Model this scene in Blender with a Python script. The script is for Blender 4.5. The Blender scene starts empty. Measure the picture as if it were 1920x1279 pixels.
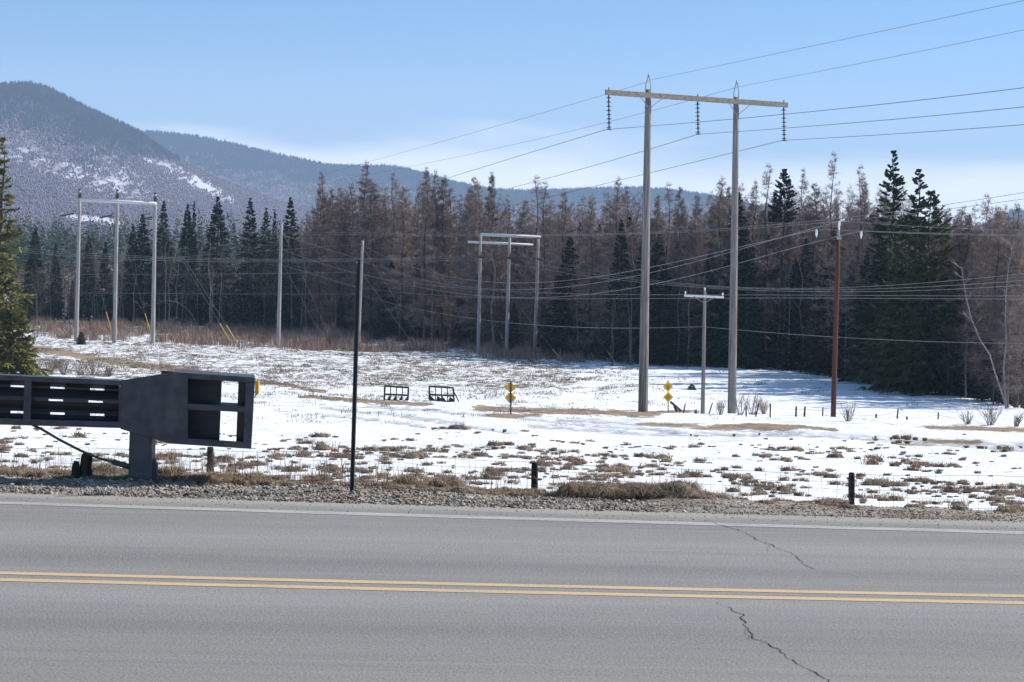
import bpy, math, random
import numpy as np
from mathutils import Vector, Matrix

random.seed(7)
RNG = np.random.default_rng(11)
scene = bpy.context.scene
COL = scene.collection
R = math.radians

# ------------------------------------------------------------------ camera model
F = 4300.0                      # focal length in photo pixels (1920 wide)
CAMH = 1.6
PITCH = math.atan((639.5 - 462.0) / F)
ROLL = R(1.1)
CAM = Vector((0, 0, CAMH))
_f = Vector((0, math.cos(PITCH), -math.sin(PITCH)))
_u0 = Vector((0, math.sin(PITCH), math.cos(PITCH)))
_r0 = Vector((1, 0, 0))
_r = math.cos(ROLL) * _r0 + math.sin(ROLL) * _u0
_u = -math.sin(ROLL) * _r0 + math.cos(ROLL) * _u0


def P(px, py, Y):
    """world point on the sight line of a photo pixel at depth Y"""
    d = _f + _r * ((px - 960) / F) - _u * ((py - 639.5) / F)
    return CAM + d * (Y / d.y)


def project(X, Y, Z):
    """arrays of world coordinates -> photo pixels"""
    z = Z - CAMH
    a = X * _r.x + Y * _r.y + z * _r.z
    b = X * _u.x + Y * _u.y + z * _u.z
    c = np.maximum(X * _f.x + Y * _f.y + z * _f.z, 0.01)
    return 960 + F * a / c, 639.5 - F * b / c


# ------------------------------------------------------------------ terrain
_QY = [17, 22, 30, 40, 60, 80, 100, 116, 130, 150, 180, 200, 220, 240, 280, 400]
_QQ = [.111, .1025, .0950, .0885, .0815, .0770, .0735, .0714, .0675, .0620, .0545, .0500, .0466, .0427, .0367, .0258]
_ZZ = [CAMH - q * y for q, y in zip(_QQ, _QY)]


def vnoise(x, y, seed=0):
    """cheap smooth value noise on arrays"""
    xi = np.floor(x).astype(np.int64); yi = np.floor(y).astype(np.int64)
    fx = x - xi; fy = y - yi
    fx = fx * fx * (3 - 2 * fx); fy = fy * fy * (3 - 2 * fy)

    def h(a, b):
        n = (a * 374761393 + b * 668265263 + seed * 1442695041) & 0x7fffffff
        n = ((n ^ (n >> 13)) * 1274126177) & 0x7fffffff
        return ((n ^ (n >> 16)) & 0xffff) / 65535.0
    return (h(xi, yi) * (1 - fx) + h(xi + 1, yi) * fx) * (1 - fy) + (h(xi, yi + 1) * (1 - fx) + h(xi + 1, yi + 1) * fx) * fy


def sstep(a, b, x):
    t = np.clip((x - a) / (b - a), 0, 1)
    return t * t * (3 - 2 * t)


def terrain(X, Y):
    X = np.asarray(X, float); Y = np.asarray(Y, float)
    field = np.interp(Y, _QY, _ZZ)
    # crest along the right of the plowed lot, with a dip behind it
    s = X / np.maximum(Y, 1)
    right = sstep(.09, .13, s)
    field = field + right * (0.18 * np.exp(-((Y - 99) / 4.0) ** 2) - 0.40 * np.exp(-((Y - 113) / 6.0) ** 2))
    amp = np.clip((Y - 18) / 30, 0, 1)
    field = field + amp * (0.16 * (vnoise(X * .35, Y * .22, 3) - .5) + 0.10 * (vnoise(X * 1.1, Y * .8, 4) - .5)
                           + .05 * (vnoise(X * 3.1, Y * 2.3, 5) - .5))
    edge = -.03 - .02 * X                                     # verge falls a little to the right
    berm = edge + .045 * (vnoise(X * 1.7, Y * 1.9, 6) - .5) + .02 * (vnoise(X * 7, Y * 7, 8) - .5)
    k1 = sstep(14.25, 14.75, Y)
    k2 = sstep(15.2, 16.5, Y)
    z = -0.006 * (1 - k1) + berm * k1
    return z * (1 - k2) + field * k2


def gz(x, y):
    return float(terrain(np.array([x]), np.array([y]))[0])


def G(px, py, y0=15.6, y1=330.):
    """where the sight line of a photo pixel meets the field"""
    ys = np.linspace(y0, y1, 1600)
    d = _f + _r * ((px - 960) / F) - _u * ((py - 639.5) / F)
    X = d.x / d.y * ys; Z = CAMH + d.z / d.y * ys
    below = Z <= terrain(X, ys)
    i = int(np.argmax(below)) if below.any() else len(ys) - 1
    return Vector((X[i], ys[i], gz(X[i], ys[i])))


def ground_at(px, Y):
    """point of the terrain in the column of a photo pixel at depth Y"""
    x = (px - 960) / F * Y
    for _ in range(3):
        z = gz(x, Y)
        a, b = project(np.array([x]), np.array([Y]), np.array([z]))
        x += (px - float(a[0])) / F * Y
    return Vector((x, Y, gz(x, Y)))


# ------------------------------------------------------------------ object helpers
def tag(o, label=None, cat=None, group=None, kind=None):
    if label: o['label'] = label
    if cat: o['category'] = cat
    if group: o['group'] = group
    if kind: o['kind'] = kind
    return o


def thing(name, loc, label, cat, group=None, rz=0, s=1):
    o = bpy.data.objects.new(name, None); COL.objects.link(o)
    o.empty_display_size = .2
    o.location = loc; o.rotation_euler = (0, 0, rz)
    o.scale = (s, s, s) if not hasattr(s, '__len__') else s
    return tag(o, label, cat, group)


def np_mesh(name, verts, faces, smooth=False, attrs=None):
    verts = np.asarray(verts, np.float32); faces = np.asarray(faces, np.int32)
    me = bpy.data.meshes.new(name)
    n, k = faces.shape
    me.vertices.add(len(verts)); me.vertices.foreach_set('co', verts.ravel())
    me.loops.add(n * k); me.loops.foreach_set('vertex_index', faces.ravel())
    me.polygons.add(n)
    me.polygons.foreach_set('loop_start', np.arange(0, n * k, k, dtype=np.int32))
    me.polygons.foreach_set('loop_total', np.full(n, k, np.int32))
    if smooth: me.polygons.foreach_set('use_smooth', np.ones(n, bool))
    for an, av in (attrs or {}).items():
        at = me.attributes.new(an, 'FLOAT', 'POINT'); at.data.foreach_set('value', np.asarray(av, np.float32))
    me.update(calc_edges=True); me.validate()
    return me


def link(name, me, mat=None, parent=None):
    o = bpy.data.objects.new(name, me); COL.objects.link(o)
    if mat is not None and not me.materials: me.materials.append(mat)
    if parent is not None: o.parent = parent
    return o


class MB:
    """collects boxes, tubes and prisms in world coordinates, built as one mesh"""
    def __init__(s): s.v = []; s.f = []

    def add(s, vs, fs):
        b = len(s.v); s.v += [tuple(v) for v in vs]; s.f += [tuple(i + b for i in f) for f in fs]

    def box(s, a, b):
        x0, y0, z0 = a; x1, y1, z1 = b
        s.add([(x0, y0, z0), (x1, y0, z0), (x1, y1, z0), (x0, y1, z0), (x0, y0, z1), (x1, y0, z1), (x1, y1, z1), (x0, y1, z1)],
              [(3, 2, 1, 0), (4, 5, 6, 7), (0, 1, 5, 4), (1, 2, 6, 5), (2, 3, 7, 6), (3, 0, 4, 7)])

    def bar(s, a, b, w, h, up=Vector((0, 0, 1))):
        """rectangular bar from a to b, w across and h high"""
        a = Vector(a); b = Vector(b); t = (b - a).normalized()
        if abs(t.z) > .9 and abs(up.z) > .9: up = Vector((0, 1, 0))
        n = t.cross(up)
        n = n.normalized() if n.length > 1e-4 else Vector((1, 0, 0))
        m = n.cross(t).normalized()
        vs = [p + n * (i * w / 2) + m * (j * h / 2) for p in (a, b) for i, j in ((-1, -1), (1, -1), (1, 1), (-1, 1))]
        s.add(vs, [(3, 2, 1, 0), (4, 5, 6, 7), (0, 1, 5, 4), (1, 2, 6, 5), (2, 3, 7, 6), (3, 0, 4, 7)])

    def tube(s, pts, rad, n=8, cap=True, jit=0.):
        pts = [Vector(p) for p in pts]
        if not hasattr(rad, '__len__'): rad = [rad] * len(pts)
        vs = []; fs = []
        ref = Vector((0.31, 0.77, 0.11))
        for i, p in enumerate(pts):
            t = (pts[min(i + 1, len(pts) - 1)] - pts[max(i - 1, 0)]).normalized()
            if abs(t.dot(ref.normalized())) > .95: ref = Vector((0.9, -.1, .3))
            n1 = t.cross(ref).normalized(); n2 = t.cross(n1)
            for k in range(n):
                a = 2 * math.pi * k / n
                r = rad[i] * (1 + jit * (random.random() - .5))
                vs.append(p + n1 * (r * math.cos(a)) + n2 * (r * math.sin(a)))
        for i in range(len(pts) - 1):
            for k in range(n):
                a = i * n + k; b = i * n + (k + 1) % n
                fs.append((a, b, b + n, a + n))
        if cap:
            fs.append(tuple(range(n - 1, -1, -1))); fs.append(tuple(range((len(pts) - 1) * n, len(pts) * n)))
        s.add(vs, fs)

    def prism(s, front, off):
        """polygon of world points extruded by the vector off"""
        n = len(front); off = Vector(off)
        vs = [Vector(p) for p in front] + [Vector(p) + off for p in front]
        fs = [tuple(range(n)), tuple(range(2 * n - 1, n - 1, -1))]
        fs += [(i, i + n, (i + 1) % n + n, (i + 1) % n) for i in range(n)]
        s.add(vs, fs)

    def build(s, name, mat, parent=None, smooth=False, bevel=0., origin=None):
        me = bpy.data.meshes.new(name)
        o0 = Vector((0, 0, 0))
        if parent is not None and origin is None: o0 = parent.location.copy()
        if origin is not None: o0 = Vector(origin)
        me.from_pydata([tuple(Vector(v) - o0) for v in s.v], [], s.f)
        me.validate(); me.update()
        import bmesh
        bm = bmesh.new(); bm.from_mesh(me)
        bmesh.ops.recalc_face_normals(bm, faces=bm.faces)
        bm.to_mesh(me); bm.free()
        if smooth: me.polygons.foreach_set('use_smooth', [True] * len(me.polygons))
        me.materials.append(mat)
        o = bpy.data.objects.new(name, me); COL.objects.link(o)
        if parent is not None:
            o.parent = parent
            if origin is not None: o.location = o0 - parent.location
        else:
            o.location = o0
        if bevel:
            m = o.modifiers.new('Bevel', 'BEVEL'); m.width = bevel; m.segments = 2; m.limit_method = 'ANGLE'
        return o


# ------------------------------------------------------------------ materials
def new_mat(name):
    m = bpy.data.materials.new(name); m.use_nodes = True
    nt = m.node_tree; nt.nodes.clear()
    out = nt.nodes.new('ShaderNodeOutputMaterial'); b = nt.nodes.new('ShaderNodeBsdfPrincipled')
    nt.links.new(b.outputs[0], out.inputs[0])
    return m, nt, b


class N:
    """tiny node-graph shorthand"""
    def __init__(s, nt): s.nt = nt

    def _set(s, sock, v):
        if isinstance(v, bpy.types.NodeSocket): s.nt.links.new(v, sock)
        elif isinstance(v, tuple) and len(v) == 3 and sock.type == 'RGBA': sock.default_value = (*v, 1)
        else: sock.default_value = v

    def math(s, op, a, b=0., clamp=False):
        n = s.nt.nodes.new('ShaderNodeMath'); n.operation = op; n.use_clamp = clamp
        s._set(n.inputs[0], a); s._set(n.inputs[1], b); return n.outputs[0]

    def mix(s, f, a, b, blend='MIX'):
        n = s.nt.nodes.new('ShaderNodeMix'); n.data_type = 'RGBA'; n.blend_type = blend
        s._set(n.inputs[0], f); s._set(n.inputs[6], a); s._set(n.inputs[7], b); return n.outputs[2]

    def coord(s, kind='Object'): return s.nt.nodes.new('ShaderNodeTexCoord').outputs[kind]

    def scale(s, v, sc):
        n = s.nt.nodes.new('ShaderNodeMapping'); s._set(n.inputs[0], v); n.inputs[3].default_value = sc; return n.outputs[0]

    def noise(s, v, sc, det=3., rough=.55, dist=0.):
        n = s.nt.nodes.new('ShaderNodeTexNoise'); s._set(n.inputs['Vector'], v)
        n.inputs['Scale'].default_value = sc; n.inputs['Detail'].default_value = det
        n.inputs['Roughness'].default_value = rough; n.inputs['Distortion'].default_value = dist
        return n.outputs['Fac']

    def ramp(s, v, a, b, lo=0., hi=1.):
        n = s.nt.nodes.new('ShaderNodeMapRange'); n.interpolation_type = 'SMOOTHSTEP'
        s._set(n.inputs[0], v); s._set(n.inputs[1], a); s._set(n.inputs[2], b); s._set(n.inputs[3], lo); s._set(n.inputs[4], hi)
        return n.outputs[0]

    def attr(s, name):
        n = s.nt.nodes.new('ShaderNodeAttribute'); n.attribute_name = name; return n.outputs['Fac']

    def bump(s, h, dist, strength=1.):
        n = s.nt.nodes.new('ShaderNodeBump'); n.inputs['Strength'].default_value = strength
        n.inputs['Distance'].default_value = dist; s._set(n.inputs['Height'], h); return n.outputs[0]

    def rand(s):
        return s.nt.nodes.new('ShaderNodeObjectInfo').outputs['Random']

    def sep(s, v):
        n = s.nt.nodes.new('ShaderNodeSeparateXYZ'); s._set(n.inputs[0], v); return n.outputs


def varied(name, c1, c2, sc=3., stretch=(1, 1, 1), rough=.8, metal=0., objvar=0., bump=0., spec=.3, c3=None, island=0.):
    m, nt, b = new_mat(name); g = N(nt)
    v = g.scale(g.coord(), stretch)
    f = g.ramp(g.noise(v, sc, 4), .35, .65)
    col = g.mix(f, c1, c2)
    if c3 is not None:
        col = g.mix(g.ramp(g.noise(v, sc * .33, 3), .5, .68), col, c3)
    if island:
        gi = nt.nodes.new('ShaderNodeNewGeometry').outputs['Random Per Island']
        k = g.math('ADD', g.math('MULTIPLY', gi, island), 1 - island / 2)
        nn = nt.nodes.new('ShaderNodeVectorMath'); nn.operation = 'SCALE'
        nt.links.new(col, nn.inputs[0]); nt.links.new(k, nn.inputs[3]); col = nn.outputs[0]
    if objvar:
        k = g.math('ADD', g.math('MULTIPLY', g.rand(), objvar), 1 - objvar / 2)
        nn = nt.nodes.new('ShaderNodeVectorMath'); nn.operation = 'SCALE'
        nt.links.new(col, nn.inputs[0]); nt.links.new(k, nn.inputs[3]); col = nn.outputs[0]
    nt.links.new(col, b.inputs['Base Color'])
    b.inputs['Roughness'].default_value = rough; b.inputs['Metallic'].default_value = metal
    b.inputs['Specular IOR Level'].default_value = spec
    if bump: nt.links.new(g.bump(g.noise(v, sc * 2.5, 4), bump), b.inputs['Normal'])
    return m


M = {}
M['pole'] = varied('weathered_pole', (.30, .28, .268), (.135, .125, .12), 3., (12, 12, .25), .9, c3=(.10, .088, .08), bump=.004, spec=.15)
M['pole_far'] = varied('pale_pole', (.42, .405, .39), (.30, .285, .275), 2., (5, 5, .4), .9, objvar=.15, spec=.15)
M['arm'] = varied('grey_timber', (.27, .235, .205), (.17, .15, .13), 2., (1, 6, 6), .9, spec=.15)
M['arm_pale'] = varied('pale_timber', (.78, .77, .75), (.66, .65, .63), 3., (1, 4, 4), .9, spec=.15)
M['redpole'] = varied('red_brown_pole', (.115, .046, .032), (.075, .032, .023), 2., (8, 8, .4), .85, spec=.2)
M['steel_grey'] = varied('galvanised_steel', (.36, .37, .38), (.26, .27, .28), 8., rough=.55, metal=.3)
M['insul'] = varied('dark_glazed_insulator', (.035, .028, .026), (.02, .016, .015), 10., rough=.35, spec=.5)
M['insul_red'] = varied('brown_glazed_insulator', (.10, .045, .04), (.06, .03, .03), 10., rough=.4, spec=.5)
M['insul_white'] = varied('white_insulator', (.8, .8, .8), (.65, .66, .68), 10., rough=.35, spec=.5)
M['wire_dark'] = varied('weathered_conductor', (.15, .15, .155), (.11, .11, .115), 1., rough=.6, metal=.2)
M['wire_pale'] = varied('aluminium_conductor', (.26, .26, .265), (.20, .20, .205), 1., rough=.6, metal=.1)
M['yellow_guard'] = varied('yellow_plastic', (.62, .42, .06), (.48, .33, .05), 2., rough=.6)
M['sign_yellow'] = varied('yellow_sign_face', (.95, .54, .035), (.88, .49, .03), 4., rough=.5)
M['sign_ink'] = varied('sign_ink', (.05, .035, .015), (.035, .025, .01), 4., rough=.6)
M['black_post'] = varied('dark_green_steel', (.055, .057, .062), (.075, .077, .082), 6., (1, 1, .4), .55, metal=.2, spec=.4)
M['rail'] = varied('weathering_galvanised_rail', (.080, .084, .095), (.052, .055, .064), 9., (1, 1, 1), .55, metal=.25, bump=.0015, c3=(.115, .105, .10), spec=.4)
M['rail_in'] = varied('rail_beam_steel', (.055, .058, .068), (.035, .038, .046), 6., (.5, 1, 1), .45, metal=.35, spec=.5)
M['reflector'] = varied('yellow_reflector', (.75, .40, .01), (.65, .33, .01), 9., rough=.4)
M['old_wood'] = varied('rotted_wood', (.036, .031, .027), (.02, .017, .015), 4., (6, 6, .8), .95, bump=.01, c3=(.07, .058, .048), spec=.1)
M['fence_wire'] = varied('rusty_fence_wire', (.16, .14, .125), (.11, .09, .08), 3., rough=.7, metal=.2)
M['frame_dark'] = varied('dark_painted_steel', (.035, .036, .04), (.05, .05, .054), 5., rough=.65)
M['bark'] = varied('conifer_bark', (.085, .068, .056), (.05, .04, .034), 3., (5, 5, .7), .95, objvar=.4, spec=.1)
M['bark_grey'] = varied('grey_bark', (.20, .18, .165), (.12, .105, .095), 3., (5, 5, .7), .95, objvar=.5, spec=.1)
M['birch'] = varied('birch_bark', (.38, .36, .34), (.25, .235, .22), 3., (1, 1, 3.), .85, c3=(.14, .12, .11), spec=.15)
M['needle'] = varied('spruce_needles', (.022, .036, .017), (.036, .054, .023), 1.3, rough=.8, objvar=.5, spec=.15)
M['needle_olive'] = varied('olive_needles', (.105, .112, .038), (.055, .072, .028), .8, rough=.8, objvar=.2, spec=.15)
M['needle_pine'] = varied('pine_needles', (.055, .075, .034), (.030, .048, .022), .7, rough=.8, objvar=.2, spec=.15)
M['needle_gold'] = varied('sunlit_yellow_green_needles', (.19, .17, .045), (.11, .118, .036), .9, rough=.8, spec=.15)
M['larch'] = varied('bare_larch_twigs', (.31, .235, .195), (.205, .163, .142), .7, rough=.9, objvar=.45, spec=.1)
M['twig'] = varied('grey_twigs', (.19, .155, .135), (.12, .097, .085), .9, rough=.9, objvar=.5, spec=.1)
M['twig_pale'] = varied('pale_twigs', (.30, .27, .24), (.21, .185, .165), .9, rough=.9, objvar=.3, spec=.1)
M['brush'] = varied('red_brown_brush', (.36, .25, .19), (.25, .17, .13), .35, rough=.95, spec=.1, c3=(.38, .30, .22))
M['grass'] = varied('dead_grass', (.42, .315, .215), (.26, .19, .13), 1.6, rough=.95, spec=.1, c3=(.33, .285, .205), island=.9)
M['grass_dark'] = varied('brown_grass', (.26, .17, .12), (.15, .105, .075), 1.6, rough=.95, spec=.1, c3=(.20, .165, .11), island=.9)
M['grass_far'] = varied('dead_field_grass', (.30, .235, .17), (.19, .145, .105), .8, rough=.95, spec=.1, c3=(.22, .19, .12), island=.8)
M['mat'] = varied('matted_grass', (.22, .165, .115), (.12, .092, .066), 9., rough=.95, spec=.1, bump=.02)
M['stone'] = varied('crushed_stone', (.29, .25, .205), (.15, .128, .104), 7., rough=.9, spec=.2, c3=(.38, .35, .31), island=1.3)


def mat_ground():
    m, nt, b = new_mat('snow_field'); g = N(nt)
    p = g.coord()
    fine = g.noise(p, 9., 4, .6)
    pn = g.noise(g.scale(p, (1., .5, 1.)), 1.5, 5, .66, .4)
    pn2 = g.noise(g.scale(p, (1., .6, 1.)), 5.2, 4, .65)
    comb = g.math('ADD', g.math('MULTIPLY', pn, .6), g.math('MULTIPLY', pn2, .4))
    scrub = g.attr('scrub')
    thr = g.math('SUBTRACT', .78, g.math('MULTIPLY', scrub, .36))
    bare = g.ramp(comb, thr, g.math('ADD', thr, .06))
    snowc = g.mix(g.ramp(fine, .3, .7), (.78, .80, .83), (.88, .89, .90))
    snowc = g.mix(g.ramp(g.noise(g.scale(p, (.5, 1., 1.)), .5, 5, .65), .46, .68, 0., .5), snowc, (.56, .55, .55))
    track = g.math('MULTIPLY', g.attr('track'), g.ramp(g.noise(p, 2.2, 4), .32, .6))
    snowc = g.mix(track, snowc, (.36, .355, .36))  # tyre tracks: packed dirty snow, their rut shade painted in as darker colour
    grassc = g.mix(g.ramp(pn2, .35, .65), (.105, .08, .058), (.22, .172, .12))
    dirtc = g.mix(g.ramp(g.noise(p, 1.3, 5), .35, .65), (.33, .235, .15), (.22, .165, .105))
    dirtm = g.math('MULTIPLY', g.attr('dirt'), 1.)
    dirtm = g.ramp(g.math('ADD', dirtm, g.math('MULTIPLY', g.math('SUBTRACT', g.noise(g.scale(p, (1, .5, 1)), 1.6, 6, .7), .5), 2.4)), .45, .75)
    col = g.mix(bare, snowc, grassc)
    col = g.mix(dirtm, col, dirtc)
    grav = g.mix(g.ramp(g.noise(p, 42., 3, .7), .35, .68), (.22, .182, .142), (.40, .345, .28))
    grav = g.mix(g.ramp(g.noise(p, 1.6, 4), .48, .62), grav, (.21, .165, .12))
    gm = g.ramp(g.math('ADD', g.attr('gravel'), g.math('MULTIPLY', g.math('SUBTRACT', g.noise(p, 5., 4), .5), .5)), .4, .6)
    col = g.mix(gm, col, grav)
    nt.links.new(col, b.inputs['Base Color'])
    b.inputs['Roughness'].default_value = .75; b.inputs['Specular IOR Level'].default_value = .2
    nt.links.new(g.bump(g.math('ADD', g.noise(p, 3.5, 5), g.math('MULTIPLY', g.noise(p, 26., 3), .25)), .12, .8), b.inputs['Normal'])
    return m


def mat_road():
    m, nt, b = new_mat('worn_asphalt'); g = N(nt)
    p = g.coord()
    x, y, z = g.sep(p)
    sp = g.noise(p, 260., 2, .8)
    sp2 = g.noise(p, 75., 3, .7)
    big = g.noise(g.scale(p, (.16, 1.3, 1)), 1.6, 4, .6)
    streak = g.noise(g.scale(p, (.07, 5.5, 1)), 1.5, 4, .6)
    col = g.mix(g.ramp(big, .3, .7), (.207, .189, .165), (.262, .241, .212))
    col = g.mix(g.ramp(streak, .42, .72, 0., .55), col, (.30, .284, .264))
    # polished wheel paths, as bands along the road
    for yc, w, k in ((12.25, .35, .55), (10.25, .28, .5), (11.3, .25, -.4), (9.35, .5, -.35)):
        d = g.math('ABSOLUTE', g.math('SUBTRACT', g.math('ADD', y, g.math('MULTIPLY', g.math('SUBTRACT', big, .5), .35)), yc))
        f = g.ramp(d, 0., w * 1.4, abs(k), 0.)
        col = g.mix(f, col, (.335, .316, .292) if k > 0 else (.150, .139, .126))
    col = g.mix(g.ramp(sp, .40, .62, 0., .75), col, (.10, .098, .098), 'MIX') if False else g.mix(g.ramp(sp2, .36, .64), g.mix(.5, col, (.115, .113, .113)), g.mix(.22, col, (.36, .355, .35)))
    col = g.mix(g.ramp(sp, .66, .74, 0., .7), col, (.52, .51, .50))
    # sand swept onto the shoulder beyond the edge line
    edge = g.math('ADD', 13.62, g.math('MULTIPLY', x, -.083))
    sand = g.ramp(g.math('ADD', g.math('SUBTRACT', y, edge), g.math('MULTIPLY', g.math('SUBTRACT', g.noise(g.scale(p, (.5, 2, 1)), 3., 4), .5), .3)), -.06, .16)
    col = g.mix(g.math('MULTIPLY', sand, .85), col, g.mix(g.ramp(sp2, .35, .65), (.30, .268, .222), (.385, .348, .295)))
    nt.links.new(col, b.inputs['Base Color'])
    b.inputs['Roughness'].default_value = .82; b.inputs['Specular IOR Level'].default_value = .3
    nt.links.new(g.bump(g.math('ADD', sp2, g.math('MULTIPLY', sp, .4)), .006, .8), b.inputs['Normal'])
    return m


def mat_paint(name, c, worn):
    m, nt, b = new_mat(name); g = N(nt); p = g.coord()
    f = g.ramp(g.math('ADD', g.math('MULTIPLY', g.noise(p, 90., 3, .8), .6), g.math('MULTIPLY', g.noise(g.scale(p, (.4, 3, 1)), 5., 4), .4)), worn, worn + .14)
    col = g.mix(f, c, (.24, .23, .22))
    nt.links.new(col, b.inputs['Base Color']); b.inputs['Roughness'].default_value = .7
    nt.links.new(g.bump(g.noise(p, 120., 2), .004, .6), b.inputs['Normal'])
    return m


def mat_hill():
    m, nt, b = new_mat('wooded_mountainside'); g = N(nt); p = g.coord()
    con = g.attr('conifer'); sn = g.attr('snowy')
    n1 = g.noise(g.scale(p, (1, 1, .35)), .02, 6, .7)
    n2 = g.noise(g.scale(p, (1, 1, .25)), .09, 4, .7)
    mix = g.math('ADD', g.math('MULTIPLY', n1, .5), g.math('MULTIPLY', n2, .5))
    wood = g.mix(g.ramp(n2, .35, .65), (.16, .13, .145), (.22, .18, .20))
    f = g.ramp(g.math('ADD', sn, g.math('MULTIPLY', g.math('SUBTRACT', mix, .5), 2.6)), .45, .95)
    col = g.mix(g.math('MULTIPLY', f, .72), wood, (.70, .71, .76))
    cf = g.ramp(g.math('ADD', con, g.math('MULTIPLY', g.math('SUBTRACT', mix, .5), 2.0)), .35, .75)
    col = g.mix(cf, col, g.mix(g.ramp(n2, .4, .65), (.018, .021, .026), (.045, .046, .052)))
    nt.links.new(col, b.inputs['Base Color']); b.inputs['Roughness'].default_value = .95
    b.inputs['Specular IOR Level'].default_value = .1
    return m


M['ground'] = mat_ground(); M['road'] = mat_road(); M['hill'] = mat_hill()
M['yellow_line'] = mat_paint('yellow_road_paint', (.56, .385, .19), .515)
M['white_line'] = mat_paint('white_road_paint', (.42, .392, .352), .45)
M['crack'] = varied('dark_crack', (.02, .02, .02), (.035, .034, .033), 30., rough=.95)
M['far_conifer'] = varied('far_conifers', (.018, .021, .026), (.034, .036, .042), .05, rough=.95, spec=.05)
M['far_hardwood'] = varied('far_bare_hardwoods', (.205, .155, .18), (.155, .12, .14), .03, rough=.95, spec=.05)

# ------------------------------------------------------------------ world, sun, camera, render settings
SUN_AZ, SUN_EL = R(70), R(38)
world = bpy.data.worlds.new("World"); scene.world = world; world.use_nodes = True
wt = world.node_tree; wt.nodes.clear(); g = N(wt)
wo = wt.nodes.new('ShaderNodeOutputWorld'); bg = wt.nodes.new('ShaderNodeBackground')
sky = wt.nodes.new('ShaderNodeTexSky'); sky.sky_type = 'NISHITA'; sky.sun_disc = False
sky.sun_elevation = SUN_EL; sky.sun_rotation = SUN_AZ
sky.altitude = 600; sky.air_density = 1.0; sky.dust_density = .25; sky.ozone_density = 2.2
d = g.coord('Generated')
sx, sy, sz = g.sep(d)
zz = g.math('ADD', g.math('MULTIPLY', g.math('MAXIMUM', sz, 0.), 1.7), .17)
cmb = wt.nodes.new('ShaderNodeCombineXYZ'); wt.links.new(sx, cmb.inputs[0]); wt.links.new(sy, cmb.inputs[1]); wt.links.new(zz, cmb.inputs[2])
nrm = wt.nodes.new('ShaderNodeVectorMath'); nrm.operation = 'NORMALIZE'; wt.links.new(cmb.outputs[0], nrm.inputs[0])
wt.links.new(nrm.outputs[0], sky.inputs[0])
# a thin bank of cloud low over the hills
cn = g.noise(g.scale(d, (1.5, 1.5, 9.)), 2.6, 4, .5, .2)
cm = g.math('MULTIPLY', g.ramp(g.math('SUBTRACT', g.math('ADD', g.math('MULTIPLY', cn, .9), .46), g.math('MULTIPLY', sz, 18.)), .04, .34), .8)
skyt = g.mix(1., sky.outputs[0], (.93, 1.10, 1.10), 'MULTIPLY')
skyt = g.mix(g.ramp(sz, .11, .0, 0., .5), skyt, (6.6, 7.4, 8.2))
skyc = g.mix(cm, skyt, (11., 11., 11.3))
wt.links.new(skyc, bg.inputs[0]); bg.inputs[1].default_value = .125
wt.links.new(bg.outputs[0], wo.inputs[0])

sl = bpy.data.lights.new('sun', 'SUN'); sl.energy = 4.4; sl.angle = R(.53); sl.color = (1, .94, .86)
so = bpy.data.objects.new('sun', sl); COL.objects.link(so)
SUND = Vector((math.sin(SUN_AZ) * math.cos(SUN_EL), math.cos(SUN_AZ) * math.cos(SUN_EL), math.sin(SUN_EL)))
so.rotation_euler = SUND.to_track_quat('Z', 'Y').to_euler(); so.location = (0, 0, 40)

cd = bpy.data.cameras.new('camera'); co = bpy.data.objects.new('camera', cd); COL.objects.link(co)
cd.sensor_width = 36; cd.lens = 36 * F / 1920; cd.clip_end = 30000; cd.clip_start = .1
mw = Matrix.Identity(4)
for i, a in enumerate((_r, _u, -_f)):
    for k in range(3): mw[k][i] = a[k]
mw.translation = CAM
co.matrix_world = mw
scene.camera = co
vs = scene.view_settings; vs.view_transform = 'Standard'; vs.look = 'None'; vs.gamma = 1; vs.exposure = .62
cy = scene.cycles
cy.max_bounces = 5; cy.diffuse_bounces = 3; cy.glossy_bounces = 2; cy.transmission_bounces = 2; cy.volume_bounces = 0
cy.use_denoising = True
cy.caustics_reflective = False; cy.caustics_refractive = False

# ------------------------------------------------------------------ ground sheet
def seg_dist(px, py, poly):
    """pixel distance of arrays to a polyline"""
    best = np.full(px.shape, 1e9)
    for (x0, y0), (x1, y1) in zip(poly[:-1], poly[1:]):
        dx, dy = x1 - x0, y1 - y0
        t = np.clip(((px - x0) * dx + (py - y0) * dy) / (dx * dx + dy * dy), 0, 1)
        # vertical distance counts more: patches lie flat on the field
        best = np.minimum(best, np.hypot((px - x0 - t * dx) * .25, py - y0 - t * dy))
    return best


DIRT = [([(40, 651), (130, 663), (220, 679), (300, 689), (350, 694)], 6), ([(470, 714), (540, 722), (600, 734)], 3.5),
        ([(575, 744), (650, 750), (720, 755), (800, 758)], 3.5), ([(905, 766), (1000, 770), (1100, 772), (1215, 777)], 5.5),
        ([(925, 778), (1005, 779)], 3), ([(1310, 800), (1400, 799), (1480, 803)], 4), ([(1400, 796), (1500, 800), (1560, 806)], 3),
        ([(1690, 832), (1745, 834)], 3), ([(1740, 824), (1830, 827)], 3), ([(1205, 793), (1300, 796)], 2.5), ([(1750, 801), (1930, 807)], 4),
        ([(1190, 774), (1290, 771)], 2.5)]
TRACK = [([(600, 764), (700, 772), (800, 788), (900, 803), (960, 812)], 2.2), ([(600, 778), (700, 786), (790, 800)], 2), ([(690, 760), (830, 772), (960, 782), (1100, 797), (1250, 806)], 2.2),
         ([(1000, 798), (1200, 812), (1500, 814), (1900, 832)], 4), ([(1050, 786), (1250, 796), (1500, 812), (1930, 842)], 4), ([(640, 770), (760, 779), (860, 792)], 2)]


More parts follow.
